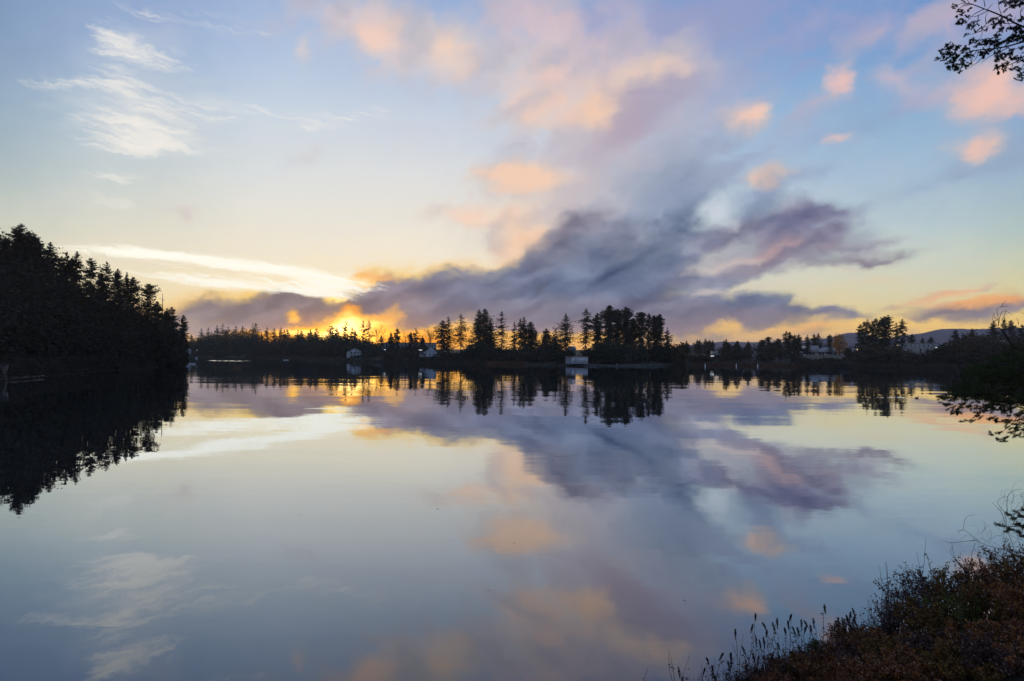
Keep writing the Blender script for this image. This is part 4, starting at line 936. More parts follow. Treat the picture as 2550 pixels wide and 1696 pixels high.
house(1425, 876, 470, 18, 14, 'dim blue-roofed house above the boathouse', 'blue', 'pale', side='long', windows=2, rh=.5)
house(1590, 893, 440, 26, 12, 'dim mauve house in the shade of the big grove', 'grey', 'roof', side='long', windows=4)
house(1793, 880, 600, 34, 7, 'flat pinkish building behind the street lamp', 'tan', 'roof', gable=False, windows=4, rh=.15, name='low_building')
house(1868, 887, 560, 20, 13, 'pale house wall showing between bare trees on the right', 'pale', 'roof', side='long', windows=2, rh=.25)
house(1886, 888, 562, 10, 14, 'narrow pale building just right of the bare small tree', 'pale', 'roof', windows=1, rh=.2)
# pale shopping building with raised block
def shops():
    d = 640; p = at(2085, 886, d); k = d/FPX
    o = thing('shop_building', 'long pale flat-roofed shop building across the field on the right', 'building', (p.x, d, p.z))
    X = lambda x: (x-2085)*k; Zv = lambda y: (886-y)*k
    m = MB(); m.box(X(2014), X(2118), 0, 18, -3, Zv(868)); m.box(X(2014), X(2037), -1.5, 18.02, Zv(877), Zv(861.5)); m.box(X(2054), X(2104), -.8, 18.04, Zv(876), Zv(864.5)); m.box(X(1985), X(2013), 3, 16, -3, Zv(876)); link('wall', m.mesh('wall'), M['pale'], o)
    m = MB(); m.box(X(2013.5), X(2037.5), -1.7, 18.2, Zv(861.5), Zv(861)); m.box(X(2053.5), X(2104.5), -1, 18.2, Zv(864.5), Zv(864)); m.box(X(1972), X(2013), 1, 17, Zv(869.5), Zv(868)); link('roof', m.mesh('roof'), M['white'], o)
    for x in (2019, 2026, 2042, 2049, 2060, 2068, 2080, 2090, 2097, 2110):
        m = MB(); m.box(X(x-2.3), X(x+2.3), -.1, .02, Zv(884), Zv(878)); link('shop_window', m.mesh('shop_window'), M['glass'], o)
    m = MB(); m.box(X(2016), X(2118), -2.4, 0, Zv(877), Zv(876)); link('awning', m.mesh('awning'), M['grey'], o)
shops()
house(2140, 874, 600, 20, 8, 'small pale block with a lit corner beside the tall right grove', 'pale', 'roof', gable=False, windows=2, lit=1, rh=.15, name='low_building')
def tan_building():
    d = 560; p = at(2282, 877, d); k = d/FPX
    o = thing('long_building', 'long two-storey tan building with a row of square windows right of the tall grove', 'building', (p.x, d, p.z))
    X = lambda x: (x-2282)*k; Zv = lambda y: (877-y)*k
    m = MB(); m.box(X(2230), X(2336), 0, 16, -4, Zv(855)); link('wall', m.mesh('wall'), M['tan'], o)
    m = MB(); m.box(X(2229), X(2337), -.5, 16.5, Zv(855)+.003, Zv(854)); m.box(X(2230), X(2336), -.25, 0, Zv(866), Zv(865)); link('cornice', m.mesh('cornice'), M['grey'], o)
    for i, x in enumerate((2234, 2247, 2257, 2268, 2279, 2290, 2301, 2312, 2323)):
        m = MB(); m.box(X(x-1.7), X(x+1.7), -.08, .02, Zv(862), Zv(859)); link('window', m.mesh('window'), M['lit' if i == 0 else 'glass'], o)
    for x in (2236, 2244, 2262, 2270, 2292, 2310):
        m = MB(); m.box(X(x-2), X(x+2), -.07, .02, Zv(875.5), Zv(869)); link('doorway', m.mesh('doorway'), M['glass'], o)
tan_building()
house(2515, 860, 520, 74, 12, 'long pale roof seen through the pine bough twigs at far right', 'tan', 'pale', side='long', windows=5, rh=.5)

# field, road and parking strip on the right shore (sheets laid on the ground)
def strip(name, pts, mt, lift, kind='structure'):
    """pts: (x, offset0, offset1) over the shore"""
    V = []
    for x, o0, o1 in pts:
        u = (x-CX)/FPX; s = shore(u)
        for o in np.linspace(o0, o1, 5):
            d = s+o; V.append((u*d, d, zland(u, o)+lift))
    F = [(i*5+j, (i+1)*5+j, (i+1)*5+j+1, i*5+j+1) for i in range(len(pts)-1) for j in range(4)]
    return tag(link(name, mesh_np(name, V, F), mt), kind=kind)
M['field'] = mat('field_grass', (.09, .075, .03), .95, [(.12, .09, .04)], scale=.2)
M['asph'] = mat('asphalt', (.16, .165, .17), .9, [(.2, .2, .21)], scale=.5)
strip('field', [(x, 70, 190) for x in np.linspace(1975, 2180, 20)], M['field'], .45)
strip('shore_road', [(x, 52, 62) for x in np.linspace(1960, 2560, 50)], M['asph'], .5)
strip('parking_lot', [(x, 200, 236) for x in np.linspace(1960, 2150, 20)], M['asph'], .5)
strip('beach', [(x, -1, 7) for x in np.linspace(1425, 1660, 40)], mat('beach_sand', (.06, .055, .045), .95, [(.085, .08, .065)], scale=.4), .30)

def car(x, y, d, label, paint, rz=0.0, name='parked_car', van=False):
    p = at(x, y, d); o = thing(name, label, 'car', (p.x, d, p.z), rz, 'vehicles on the right shore')
    hh = 1.9 if van else 1.42
    m = MB()
    prof = [(-2.2, .35), (-2.25, .8), (-2.0, .92), (-1.25, .98), (-.6, hh), (.9, hh), (1.75, .98 if not van else 1.5), (2.2, .9), (2.25, .35)]
    n = len(prof); V = [(a, -.85, b) for a, b in prof]+[(a, .85, b) for a, b in prof]
    Q = [(i, i+1, n+i+1, n+i) for i in range(n-1)]+[(n-1, 0, n, 2*n-1)]
    T = []
    for i in range(1, n-1): T += [(0, i+1, i), (n, n+i, n+i+1)]
    m.add(V, Q, T); link('body', m.mesh('body'), paint, o)
    m = MB(); 
    for s in (-.87, .87): m.add([(-1.15, s, 1.0), (-.62, s, hh-.1), (.85, s, hh-.1), (1.55, s, 1.0)], [(0, 1, 2, 3)])
    link('window', m.mesh('window'), M['glass'], o)
    for a in (-1.4, 1.4):
        for s in (-.8, .8):
            m = MB(); m.tube([(a, s-.1, .33), (a, s+.1, .33)], [.33, .33], 10); link('wheel', m.mesh('wheel'), M['tyre'], o)
pw = mat('white_car_paint', (.6, .62, .64), .35); pr_ = mat('red_car_paint', (.2, .03, .03), .35); pd = mat('dark_car_paint', (.03, .035, .045), .35); ps = mat('silver_car_paint', (.3, .31, .33), .35)
for x, lab, pt in ((1984, 'white car at the left end of the parking row', pw), (1993, 'silver car second in the parking row', ps), (2003, 'white car below the raised shop roof', pw), (2048, 'dark car left in the row before the shops', pd), (2057, 'white car between dark cars before the shops', pw), (2066, 'silver car before the shops', ps), (2075, 'dark car beside the red one', pd), (2089, 'red car before the shops', pr_), (2099, 'white van at the right end of the parking row', pw)):
    car(x, 886.6, 625, lab, pt, .4, van='van' in lab)
car(2094, 901.0, 445, 'silver car on the shore road below the field', ps, 0)
car(2107, 901.4, 446, 'pale car following on the shore road', pw, 0)

# street lamps
def lamp(x, ytop, d, label, on=True):
    t = at(x, ytop, d); u = t.x/d; g = gz(u, d); H = t.z-g
    o = thing('street_lamp', label, 'street lamp', (t.x, d, g-.2))
    m = MB(); m.tube([(0, 0, 0), (0, 0, H*.5), (0, 0, H+.2)], [.12, .09, .07], 6); link('pole', m.mesh('pole'), M['metal'], o)
    m = MB(); m.tube([(0, 0, H+.1), (1.0, -.2, H+.25)], [.05, .05], 5); link('arm', m.mesh('arm'), M['metal'], o)
    m = MB(); m.box(-1.2, 1.2, -.35, .1, H+.2, H+.38); link('lamp_head', m.mesh('lamp_head'), M['lampl' if on else 'metal'], o)
lamp(1773.5, 887, 470, 'street lamp with pale head beside the small cone-shaped conifer')
lamp(2333.5, 866, 500, 'lit lamp right of the long tan building')
lamp(2500, 858, 480, 'lamp on a pale post behind the pine bough', False)
lamp(959, 871, 560, 'lit lamp below the flat grey building')
lamp(1047, 872, 520, 'lamp beside the white gabled house')
lamp(490, 872, 880, 'lamp on the far left bank')

# docks, markers and boats
def dock(x0, x1, y, label, posts=5):
    u = ((x0+x1)/2-CX)/FPX; d = CAMH*FPX/(y-(HZ+RHO*((x0+x1)/2-CX))); a = at(x0, y, d); b = at(x1, y, d)
    o = thing('dock', label, 'dock', ((a.x+b.x)/2, d, 0)); W = (b.x-a.x)/2
    nb = 10
    for i in range(nb):
        m = MB(); xx = -W+2*W*i/nb; m.box(xx+.04, xx+2*W/nb-.04, -1, 1, .42+.01*(i % 2), .5+.01*(i % 2)); link('plank', m.mesh('plank'), M['wood'], o)
    for i in range(posts):
        xx = -W+2*W*(i+.5)/posts
        m = MB(); m.tube([(xx, -1.08, -1), (xx, -1.08, .75)], [.09, .09], 6); link('post', m.mesh('post'), M['bark'], o)
    m = MB(); m.box(-W, W, -.95, -.85, .28, .418); m.box(-W, W, .85, .95, .28, .418); link('beam', m.mesh('beam'), M['wood'], o)
dock(1063, 1094, 903.5, 'pale dock below the white gabled house')
dock(1131, 1160, 904, 'dock below the A-shaped house')
dock(1357, 1408, 906.5, 'dock in front of the white boathouse, left side')
dock(968, 982, 902, 'short dim dock left of the gabled house')
dock(765, 796, 898.2, 'faint dock on the far shore under the sun')
dock(636, 662, 894.5, 'faint low dock on the far left shore')
dock(1772, 1800, 909.5, 'low platform on the reedy shore by the street lamp')
def marker(x, y, label, h=1.5):
    hz = HZ+RHO*(x-CX); d = CAMH*FPX/(y-hz); p = at(x, y, d)
    o = thing('marker_buoy', label, 'buoy', (p.x, d, 0), 0, 'white marker buoys off the right shore')
    m = MB(); m.tube([(0, 0, -.4), (0, 0, .25), (0, 0, .4), (0, 0, 1.15*h), (0, 0, h*1.2)], [.3, .3, .2, .16, .05], 10); link('body', m.mesh('body'), M['buoy'], o)
    m = MB(); m.tube([(0, 0, h*.62), (0, 0, h*.74)], [.195, .19], 10); link('band', m.mesh('band'), M['rroof'], o)
marker(1536.5, 911.5, 'white marker buoy off the beach below the big grove', 1.2)
marker(1756, 912, 'white marker buoy nearest the street lamp')
marker(1833.5, 912.3, 'middle white marker buoy off the reedy shore')
marker(1887, 912.5, 'rightmost white marker buoy off the reedy shore', 1.4)
marker(1279, 903.5, 'small white marker off the reddish bank in the middle', .9)
def rowboat(x, y, label, L_=4.0, rz=0.0, mt='buoy', tilt=0.0):
    hz = HZ+RHO*(x-CX); d = CAMH*FPX/(y-hz); p = at(x, y, d)
    o = thing('rowing_boat', label, 'boat', (p.x, d, 0), rz)
    m = MB(); n = 9; V = []
    for i in range(n):
        t = i/(n-1)*2-1; w = .75*(1-abs(t)**2.6)+.03; V += [(t*L_/2, -w, .5+.12*t*t), (t*L_/2, -w*.6, -.1), (t*L_/2, w*.6, -.1), (t*L_/2, w, .5+.12*t*t)]
    Q = [(i*4+j, (i+1)*4+j, (i+1)*4+j+1, i*4+j+1) for i in range(n-1) for j in range(3)]
    m.add(V, Q, None); link('hull', m.mesh('hull'), M[mt], o)
    for t in (-.5, .4):
        m = MB(); m.box(t-.12, t+.12, -.6, .6, .3, .34); link('seat', m.mesh('seat'), M['wood'], o)
rowboat(478, 907, 'small pale boat on the water by the point of the hillside', 3.6)
rowboat(1588, 911, 'pale rowing boat drawn up along the beach below the grove', 4)
rowboat(1658, 910.5, 'pale rowing boat at the right end of the beach', 4)
rowboat(712, 897.2, 'white boat moored on the far shore left of the sun', 5)

# reddish reed banks
def reeds(name, x0, x1, n, seed, label, h=(.8, 1.6), off=(-2, 7), mt='reed'):
    r = np.random.default_rng(seed); xs = r.uniform(x0, x1, n); us = (xs-CX)/FPX
    P = []
    for u in us:
        s = shore(u); o = r.uniform(*off); d = s+o; P.append((u*d, d, max(zland(u, o), -.05)))
    P = np.array(P); Dv = unit(r.normal(size=(n, 3))*.25+np.array([[0, 0, 1.]])); Sv = unit(np.cross(Dv, r.normal(size=(n, 3))))
    ln = r.uniform(*h, n); m = MB(); m.kites(P, Dv, Sv, ln, ln*.14)
    tag(link(name, m.mesh(name), M[mt]), label, 'reeds', kind='stuff')
reeds('reed_bank', 1210, 1310, 2200, 31, 'reddish brown reeds along the middle of the far shore')
reeds('right_reed_bank', 1725, 2000, 5200, 32, 'reddish brown reeds along the right shore behind the marker buoys', (.8, 1.7))
reeds('dark_reed_bank', 1985, 2620, 7000, 33, 'dark reeds at the foot of the right shore thicket', (1, 2.4), mt='brush')
reeds('lawn_edge', 470, 1210, 9000, 34, 'rough dark grass along the left half of the far shore', (.6, 1.5), mt='brush')
reeds('grove_grass', 1310, 1725, 4000, 35, 'rough grass at the waterline below the grove', (.25, .6), mt='brush')

# duck, its wake, floating leaves
def duck(x, y, label, rz, group=None):
    hz = HZ+RHO*(x-CX); d = CAMH*FPX/(y-hz); p = at(x, y, d)
    o = thing('duck', label, 'duck', (p.x, p.y, -.01), rz, group); o.scale = (.75, .75, .75)
    m = MB(); m.tube([(-.34, 0, .16), (-.26, 0, .10), (-.1, 0, .08), (.1, 0, .08), (.2, 0, .11), (.26, 0, .15)], [.02, .08, .13, .13, .09, .03], 10)
    m.tube([(.17, 0, .12), (.22, 0, .22), (.24, 0, .30), (.27, 0, .33), (.31, 0, .33)], [.06, .04, .045, .055, .03], 8)
    link('body', m.mesh('body'), M['duck'], o)
    m = MB(); m.tube([(.31, 0, .325), (.38, 0, .31)], [.022, .012], 6); link('bill', m.mesh('bill'), M['bill'], o)
    return d
dk = duck(2283, 992, 'dark duck swimming ahead of its long pale wake near the right shore', -.1)
duck(2205, 990.5, 'duck at the left end of the long pale wake', .2)
def ripples(name, x0, x1, y0, y1, step, hgt, label, ragged=.25, seed=1):
    """a patch of real little waves: long gentle faces towards the near shore, short backs"""
    r = random.Random(seed); xm = (x0+x1)/2; hz = HZ+RHO*(xm-CX)
    d0, d1 = CAMH*FPX/(y1-hz), CAMH*FPX/(y0-hz); m = MB(); d = d0; n = max(1, int((d1-d0)/step))
    for k in range(n):
        d = d0+(d1-d0)*k/n; f = math.sin(math.pi*(k+.5)/n)**.5
        for seg in range(3):
            a = x0+(x1-x0)*(.5-.5*f)+(x1-x0)*f*seg/3+r.uniform(-1, 1)*ragged*(x1-x0)*.1; b = a+(x1-x0)*f/3*r.uniform(.6, 1)
            p, q = at(a, y0, d), at(b, y0, d); w = step*.8; h = hgt*r.uniform(.6, 1)
            m.add([(p.x, d, .004), (q.x, d, .004), (q.x-.1*w, d+w, h), (p.x+.1*w, d+w, h), (p.x, d+w*1.2, .004), (q.x, d+w*1.2, .004)], [(0, 1, 2, 3), (3, 2, 5, 4)])
    tag(link(name, m.mesh(name), bpy.data.materials['lake_water']), label, 'ripples', kind='stuff')
ripples('ripple_patch', 518, 628, 897.2, 899.6, 1.0, .05, 'bright rippled patch on the water far left', seed=3)
ripples('duck_wake', 2186, 2264, 989.2, 991.2, .5, .03, 'long pale wake behind the duck', seed=4)
lf = MB(); lf.add([(0, 0, .006), (.07, .03, .014), (.12, 0, .008), (.06, -.035, .018)], [(0, 1, 2, 3)]); lfm = lf.mesh('floating_leaf')
for i, (x, y, s) in enumerate(((1086, 1267, 1.6), (745, 1283, 1.3), (400, 1284, 1.1), (1283, 1352, 1.2), (1471, 1095, 1.6), (1954, 1120, 1.8), (1836, 1213, 1.5), (1708, 1496, 1.0), (1155, 1145, 1.2), (1538, 1101, 1.1), (1215, 1470, .8), (120, 1112, 3.4), (145, 1126, 5.5), (190, 1180, 2.0))):
    hz = HZ+RHO*(x-CX); d = CAMH*FPX/(y-hz); p = at(x, y, d)
    o = link('floating_leaf', lfm, M['leaf']); o.location = (p.x, d, 0); o.scale = (s*.5, s*.5, s*.5); o.rotation_euler = (0, 0, i*1.3)
    tag(o, 'tiny dark leaf floating alone on the open calm water', 'leaf', 'leaves floating on the lake')

# fallen logs by the left shore
def log(x0, y0, x1, y1, label, r0=.28, name='fallen_log', z0=.15, z1=.5):
    def wp(x, y, z):
        hz = HZ+RHO*(x-CX); d = (CAMH-z)*FPX/(y-hz); p = at(x, y, d); return p
    a, b = wp(x0, y0, z0), wp(x1, y1, z1)
    o = thing(name, label, 'log', tuple(a)); v = b-a
    m = MB(); pts = [v*t+Vector((0, 0, .12*math.sin(t*5))) for t in np.linspace(0, 1, 7)]; m.tube(pts, [r0*(1-.6*i/6) for i in range(7)], 8); link('trunk', m.mesh('trunk'), mlog, o)
    m = MB()
    for t in (.3, .5, .62, .8): m.tube([v*t, v*t+Vector((random.uniform(-.5, .5), random.uniform(-.5, .5), random.uniform(.5, 1.1)))], [.06, .02], 4)
    tag(link('limb_stubs', m.mesh('limb_stubs'), mlog, o), kind='stuff')
mlog = mat('weathered_wood', (.10, .085, .07), .9, [(.17, .145, .12)], scale=2)
log(90, 935, 228, 917, 'long pale fallen log angling into the water at the left shore', .3, z1=1.0)
log(-10, 948, 110, 934, 'darker log lying low along the left waterline', .3)
def stump():
    x, y = 6, 926; d = 122; p = at(x, y, d)
    o = thing('tree_stump', 'brown upturned stump at the left edge of the frame by the water', 'stump', (p.x, d, p.z-1.2))
    m = MB(); m.tube([(0, 0, 0), (.1, 0, .8), (.2, 0, 1.5), (.1, 0, 2.2)], [.8, .55, .6, .85], 10); link('trunk', m.mesh('trunk'), mlog, o)
    m = MB()
    for k in range(8):
        a = k*.8; m.tube([(.1, 0, 2.0), (.1+math.cos(a)*.9, math.sin(a)*.9, 2.3+.3*math.sin(k*2.1))], [.2, .05], 5)
    link('root', m.mesh('root'), mlog, o)
stump()

# ------------------------------------------------------------------ near bank
def ysh(X): return float(np.interp(X, [-40, -12, -3, 0, 2, 4, 6, 9, 14, 30, 60], [2, 4, 6.5, 7.6, 8.6, 10.2, 11.4, 13, 15.5, 22, 30]))
def zbank(X, Y):
    t = ysh(X)-Y
    z = -.6+.7*(1-math.exp(-max(t+.8, 0)/.8))
    if t > 0: z += 3.3*(1-math.exp(-t/5.5)) 
    return z
def bank():
    xs = np.concatenate([np.linspace(-40, -4, 16), np.linspace(-3.5, 14, 50), np.linspace(15, 60, 20)]); V = []
    offs = np.array([1.2, .5, 0, -.4, -1, -1.8, -3, -4.5, -6.5, -9, -13, -20, -40])
    for X in xs:
        for o in offs: Y = ysh(X)+o; V.append((X, Y, zbank(X, Y)+(.08*nz(X, Y, 1.3) if o < 0 else 0)))
    n = len(offs); F = [(i*n+j+1, (i+1)*n+j+1, (i+1)*n+j, i*n+j) for i in range(len(xs)-1) for j in range(n-1)]
    tag(link('near_bank', mesh_np('near_bank', V, F), M['soil']), kind='structure')
bank()

# shrubs on the near bank: stems that fork, small leaves along the upper twigs
def shrub(x, ytop, d, w, label, mt, seed, nst=46, leaves=2600, leaf=.026, name='shrub', open_=.0, stemmat='twig'):
    top = at(x, ytop, d); g = zbank(top.x, d)-.05; H = max(top.z-g, .35)
    r = np.random.default_rng(seed); o = thing(name, label, 'shrub', (top.x, d, g), 0, 'autumn shrubs on the near bank')
    st = MB(); tips = []
    for k in range(nst):
        a = r.random()*6.283; q = r.random()**.6; hh = H*r.uniform(.55, 1.0)*(1-.25*q)
        b = Vector((math.cos(a)*w*.25*q, math.sin(a)*w*.25*q, 0)); e = Vector((math.cos(a)*w*q, math.sin(a)*w*q, hh))
        mid = b.lerp(e, .5)+Vector((r.normal()*.04, r.normal()*.04, hh*.06))
        st.tube([b, mid, e], [.007, .005, .002], 3, False); tips.append((b, mid, e))
        for j in range(5):
            f = r.uniform(.45, .95); s = mid.lerp(e, (f-.45)/.55); l = H*r.uniform(.08, .2)
            e2 = s+Vector((r.normal()*.5, r.normal()*.5, r.uniform(.3, 1.1))).normalized()*l
            st.tube([s, e2], [.003, .0014], 3, False); tips.append((s, s.lerp(e2, .5), e2))
    link('stem', st.mesh('stem'), M[stemmat], o)
    T = np.array([[tuple(a), tuple(b), tuple(c)] for a, b, c in tips]); n = leaves
    idx = r.integers(0, len(T), n); s = r.random(n)**(.65)
    A, B, C = T[idx, 0], T[idx, 1], T[idx, 2]
    P = np.where((s < .5)[:, None], A+(B-A)*(s*2)[:, None], B+(C-B)*((s-.5)*2)[:, None])
    hi = P[:, 2] > H*(.12+.3*open_); P = P[hi]; n = len(P)
    P = P+r.normal(size=(n, 3))*.012
    Dv = unit(r.normal(size=(n, 3))*np.array([[1, 1, .7]])+np.array([[0, 0, .5]])); Sv = unit(np.cross(Dv, r.normal(size=(n, 3)))); ln = leaf*r.uniform(.6, 1.7, n)
    m = MB(); m.kites(P, Dv, Sv, ln, ln*.27); link('foliage', m.mesh('foliage'), mt, o)
A_, Y_, G_, R_ = M['leafb'], M['leafy'], M['leafg'], M['leafr']
shr = [
 (1855, 1672, 9.6, .42, 'grey-brown feathery shrub at the left end of the bank growth', R_, 1800), (1930, 1650, 9.7, .42, 'rusty shrub second from the left of the bank growth', A_, 2400), (1990, 1622, 9.9, .40, 'yellow-flecked low shrub under the leading spikes', Y_, 2400),
 (2048, 1590, 9.9, .30, 'olive green tuft standing out above the brown growth', G_, 2000), (2085, 1600, 9.6, .42, 'dark brown shrub right of the olive green tuft', A_, 2600), (2140, 1562, 9.6, .45, 'dark shrub with long black seed heads rising from it', A_, 2800),
 (2185, 1570, 9.2, .45, 'reddish shrub below the leafy branch tips', A_, 3000), (2215, 1500, 9.9, .34, 'dusky leafy shrub with its branch tips out over the water', R_, 1300), (2256, 1405, 10.2, .46, 'tall open shrub with reddish leaf clusters against the water', R_, 1700), (2320, 1396, 10.4, .5, 'tall shrub with dark clustered leaves, second of the tall row', R_, 2300),
 (2375, 1420, 10.0, .5, 'golden brown tall shrub under the bare black branch', Y_, 2800), (2440, 1412, 10.2, .5, 'dusky tall shrub behind the curling twigs', R_, 2400), (2500, 1390, 10.0, .5, 'red-brown tall shrub near the right edge', A_, 3000), (2560, 1385, 9.8, .5, 'orange-brown shrub cut by the right edge', Y_, 2800),
 (2240, 1560, 8.9, .55, 'brown matted shrub in the middle of the growth', A_, 3800), (2330, 1500, 9.0, .6, 'mixed yellow and brown shrub in the middle of the growth', Y_, 4000), (2420, 1500, 8.9, .6, 'shrub with a few green leaves right of the middle', G_, 2600), (2500, 1490, 8.8, .6, 'ochre shrub below the red-brown tall one', Y_, 4000), (2570, 1480, 8.6, .6, 'dark shrub low at the right edge', A_, 3600),
 (1800, 1690, 9.3, .4, 'thin low shrub among the first seed spikes', R_, 1500), (1880, 1640, 9.9, .38, 'fine feathery shrub behind the leftmost dense spikes', R_, 1500), (1945, 1608, 10.1, .4, 'thin brown shrub among the tallest seed spikes', A_, 1600), (2120, 1530, 10.1, .35, 'thin brown shrub between the spikes and the leafy branch tips', R_, 1500),
 (1960, 1700, 8.9, .45, 'brown shrub along the bottom edge, left one', A_, 2600), (2060, 1672, 8.8, .5, 'dark tangled shrub along the bottom edge below the olive tuft', A_, 3400), (2160, 1640, 8.5, .5, 'bottom edge shrub below the reddish one', R_, 3400), (2260, 1630, 8.2, .55, 'orange-leaved shrub at the bottom middle of the growth', Y_, 3800), (2350, 1590, 8.1, .55, 'dusky shrub low in the bottom right', R_, 3800), (2450, 1585, 8.0, .55, 'shrub with bright ochre flecks in the bottom right', A_, 4000), (2540, 1580, 7.9, .55, 'brown shrub in the bottom right corner', A_, 4000),
 (2180, 1690, 7.7, .45, 'low dark shrub at the very bottom below the reddish one', A_, 3000), (2290, 1668, 7.4, .5, 'rusty low shrub at the very bottom edge', A_, 3800), (2390, 1650, 7.3, .5, 'low ochre shrub at the very bottom edge', Y_, 3800), (2490, 1640, 7.2, .5, 'low dusky shrub at the very bottom edge', R_, 3800), (2570, 1630, 7.1, .5, 'low shrub in the extreme bottom right corner', A_, 3800),
]
for i, (x, y, d, w, lab, mt, n) in enumerate(shr):
    if x > 2260 and y < 1530: y -= (x-2260)*.20
    shrub(x, y, d, w, lab, mt, 100+i, leaves=int(n*1.9), open_=.8 if (w < .5 and y < 1510) else 0, nst=34 if y < 1450 else 46)
# dead litter and fine grass between them
def litter():
    r = np.random.default_rng(55); n = 9000; X = r.uniform(1.5, 9, n); Y = np.array([r.uniform(7.4, max(7.6, ysh(x)-.3)) for x in X])
    Z = np.array([zbank(a, b) for a, b in zip(X, Y)])
    P = np.stack([X, Y, Z-.02], 1); Dv = unit(r.normal(size=(n, 3))*.35+np.array([[0, 0, 1.]])); Sv = unit(np.cross(Dv, r.normal(size=(n, 3)))); ln = r.uniform(.05, .28, n)
    m = MB(); m.kites(P, Dv, Sv, ln, np.full(n, .003)); tag(link('dry_grass', m.mesh('dry_grass'), M['leafb']), 'dry brown grass and stalks under the near shrubs', 'grass', kind='stuff')
litter()

# spirea stalks with dark seed spikes
def spike(x, y, label, seed, hl=.14, bend=0.0, head=True, group='dark seed spikes above the near shrubs'):
    r = np.random.default_rng(seed); d = r.uniform(9.3, 10.1); top = at(x, y, d)
    bx = top.x+r.normal()*.17+bend*.3+.08; g = max(zbank(bx, d), -.15)-.03
    o = thing('seed_spike', label, 'plant', (bx, d, g), 0, group); t = top-Vector((bx, d, g))
    st = MB(); L_ = t.length; ctrl = [Vector((0, 0, 0)), t*.4+Vector((r.normal()*.03, r.normal()*.03, .05)), t*.75+Vector((r.normal()*.015, 0, .02)), t]
    st.tube(ctrl, [.005, .004, .003, .0018], 4, False); link('stem', st.mesh('stem'), M['twig'], o)
    dr = (ctrl[3]-ctrl[2]).normalized()
    if head: dr = (dr+Vector((r.normal()*.12, 0, 0))).normalized()
    if head:
        n = 190; s = r.random(n); w = .0125*np.clip(np.sin((s**.8*.8+.12)*3.14), .12, 1)*r.uniform(.4, 1.3, n)
        a = r.random(n)*6.283; c = np.array(ctrl[3])[None, :]-np.array(dr)[None, :]*(s*hl)[:, None]
        P = c+np.stack([np.cos(a)*w, np.sin(a)*w, 0*a], 1)*.3; Dv = unit(np.stack([np.cos(a), np.sin(a), .9+0*a], 1)); Sv = unit(np.cross(Dv, r.normal(size=(n, 3))))
        m = MB(); m.kites(P, Dv, Sv, w*1.1+.004, w*.35+.002); link('seed_head', m.mesh('seed_head'), M['spike'], o)
    n = r.integers(7, 16); s = r.uniform(.35, .88, n); P = np.array([tuple(Vector(ctrl[1]).lerp(ctrl[3], (q-.4)/.6) if q > .4 else Vector(ctrl[1])*(q/.4)) for q in s])
    a = r.random(n)*6.283; Dv = unit(np.stack([np.cos(a), np.sin(a), r.uniform(-.6, .6, n)], 1)); Sv = unit(np.cross(Dv, r.normal(size=(n, 3)))); ln = r.uniform(.03, .065, n)
    m = MB(); m.kites(P, Dv, Sv, ln, ln*.16); tag(link('leaves', m.mesh('leaves'), M['leafr'], o), kind='stuff')
sz = lambda a, b: (1600+a/4.287, 1360+b/4.287)
Uq = {0: 'small seed spike leaning left on a thin stalk over a round bud', 1: 'thick upright seed spike in the middle of the spiky fringe', 5: 'tallest lone seed spike standing clear above the fringe', 8: 'thin tapering seed spike at the left start of the dense fringe', 19: 'single short seed spike low at the left of the fringe', 24: 'dark seed spike bent to the left near the bottom edge', 11: 'small detached seed spike at the right above the dense tuft', 3: 'full seed spike left of centre with ragged edges'}
pts = [(1205,720),(1435,765),(1180,835),(1590,725),(1695,780),(1940,620),(1512,868),(1385,812),(990,885),(1550,795),(1328,895),(2240,662),(2222,700),(2175,735),(2090,760),(2130,760),(2252,755),(2070,790),(1822,770),(865,1140),(680,1190),(912,1222),(1062,1072),(1280,815),(382,1290),(757,1365),(942,1135),(1208,955),(1248,1000),(945,1200),(1440,1035),(1600,860),(1652,865),(1722,795),(1290,970),(740,1275),(668,1300),(1100,1210),(1180,1140),(1385,1150),(1570,1120),(1700,1120),(420,1400),(1665,1065),(1240,1170),(1790,840),(1750,850),(2290,860),(2150,880),(2210,900),(2060,1040),(1960,1120),(2010,1180),(1850,1200),(2270,1000)]
for i, p in enumerate(pts):
    x, y = sz(*p); spike(x, y, Uq.get(i, 'dark dry seed spike among others in the spiky fringe over the water'), 300+i, hl=.11+.08*((i*37) % 10)/10, bend=-.35 if i == 24 else 0)
for i, (a, b) in enumerate([(505,1165),(275,1165),(60,1290),(280,1110),(635,1240),(950,1030),(1075,935)]):
    x, y = sz(a, b); spike(x, y, 'thin bare stalk without a seed head at the sparse left end', 400+i, head=False, group='thin bare stalks at the water edge')
for i, (x, y) in enumerate([(2306, 1337), (2283, 1375), (2205, 1400), (2190, 1410), (2208, 1397)]):
    spike(x, y, 'slim stalk rising from the tall shrubs over the water', 420+i, head=False, group='slim stalks over the tall shrubs')
for i in range(46):
    rr2 = random.Random(i+900); x = rr2.uniform(2150, 2540); y = max(rr2.uniform(1440, 1650), 1640-(x-2100)*.5)
    spike(x, y, 'black seed spike standing up out of the brown shrubs at right', 500+i, hl=.09+.06*rr2.random(), group='black seed spikes among the brown shrubs')

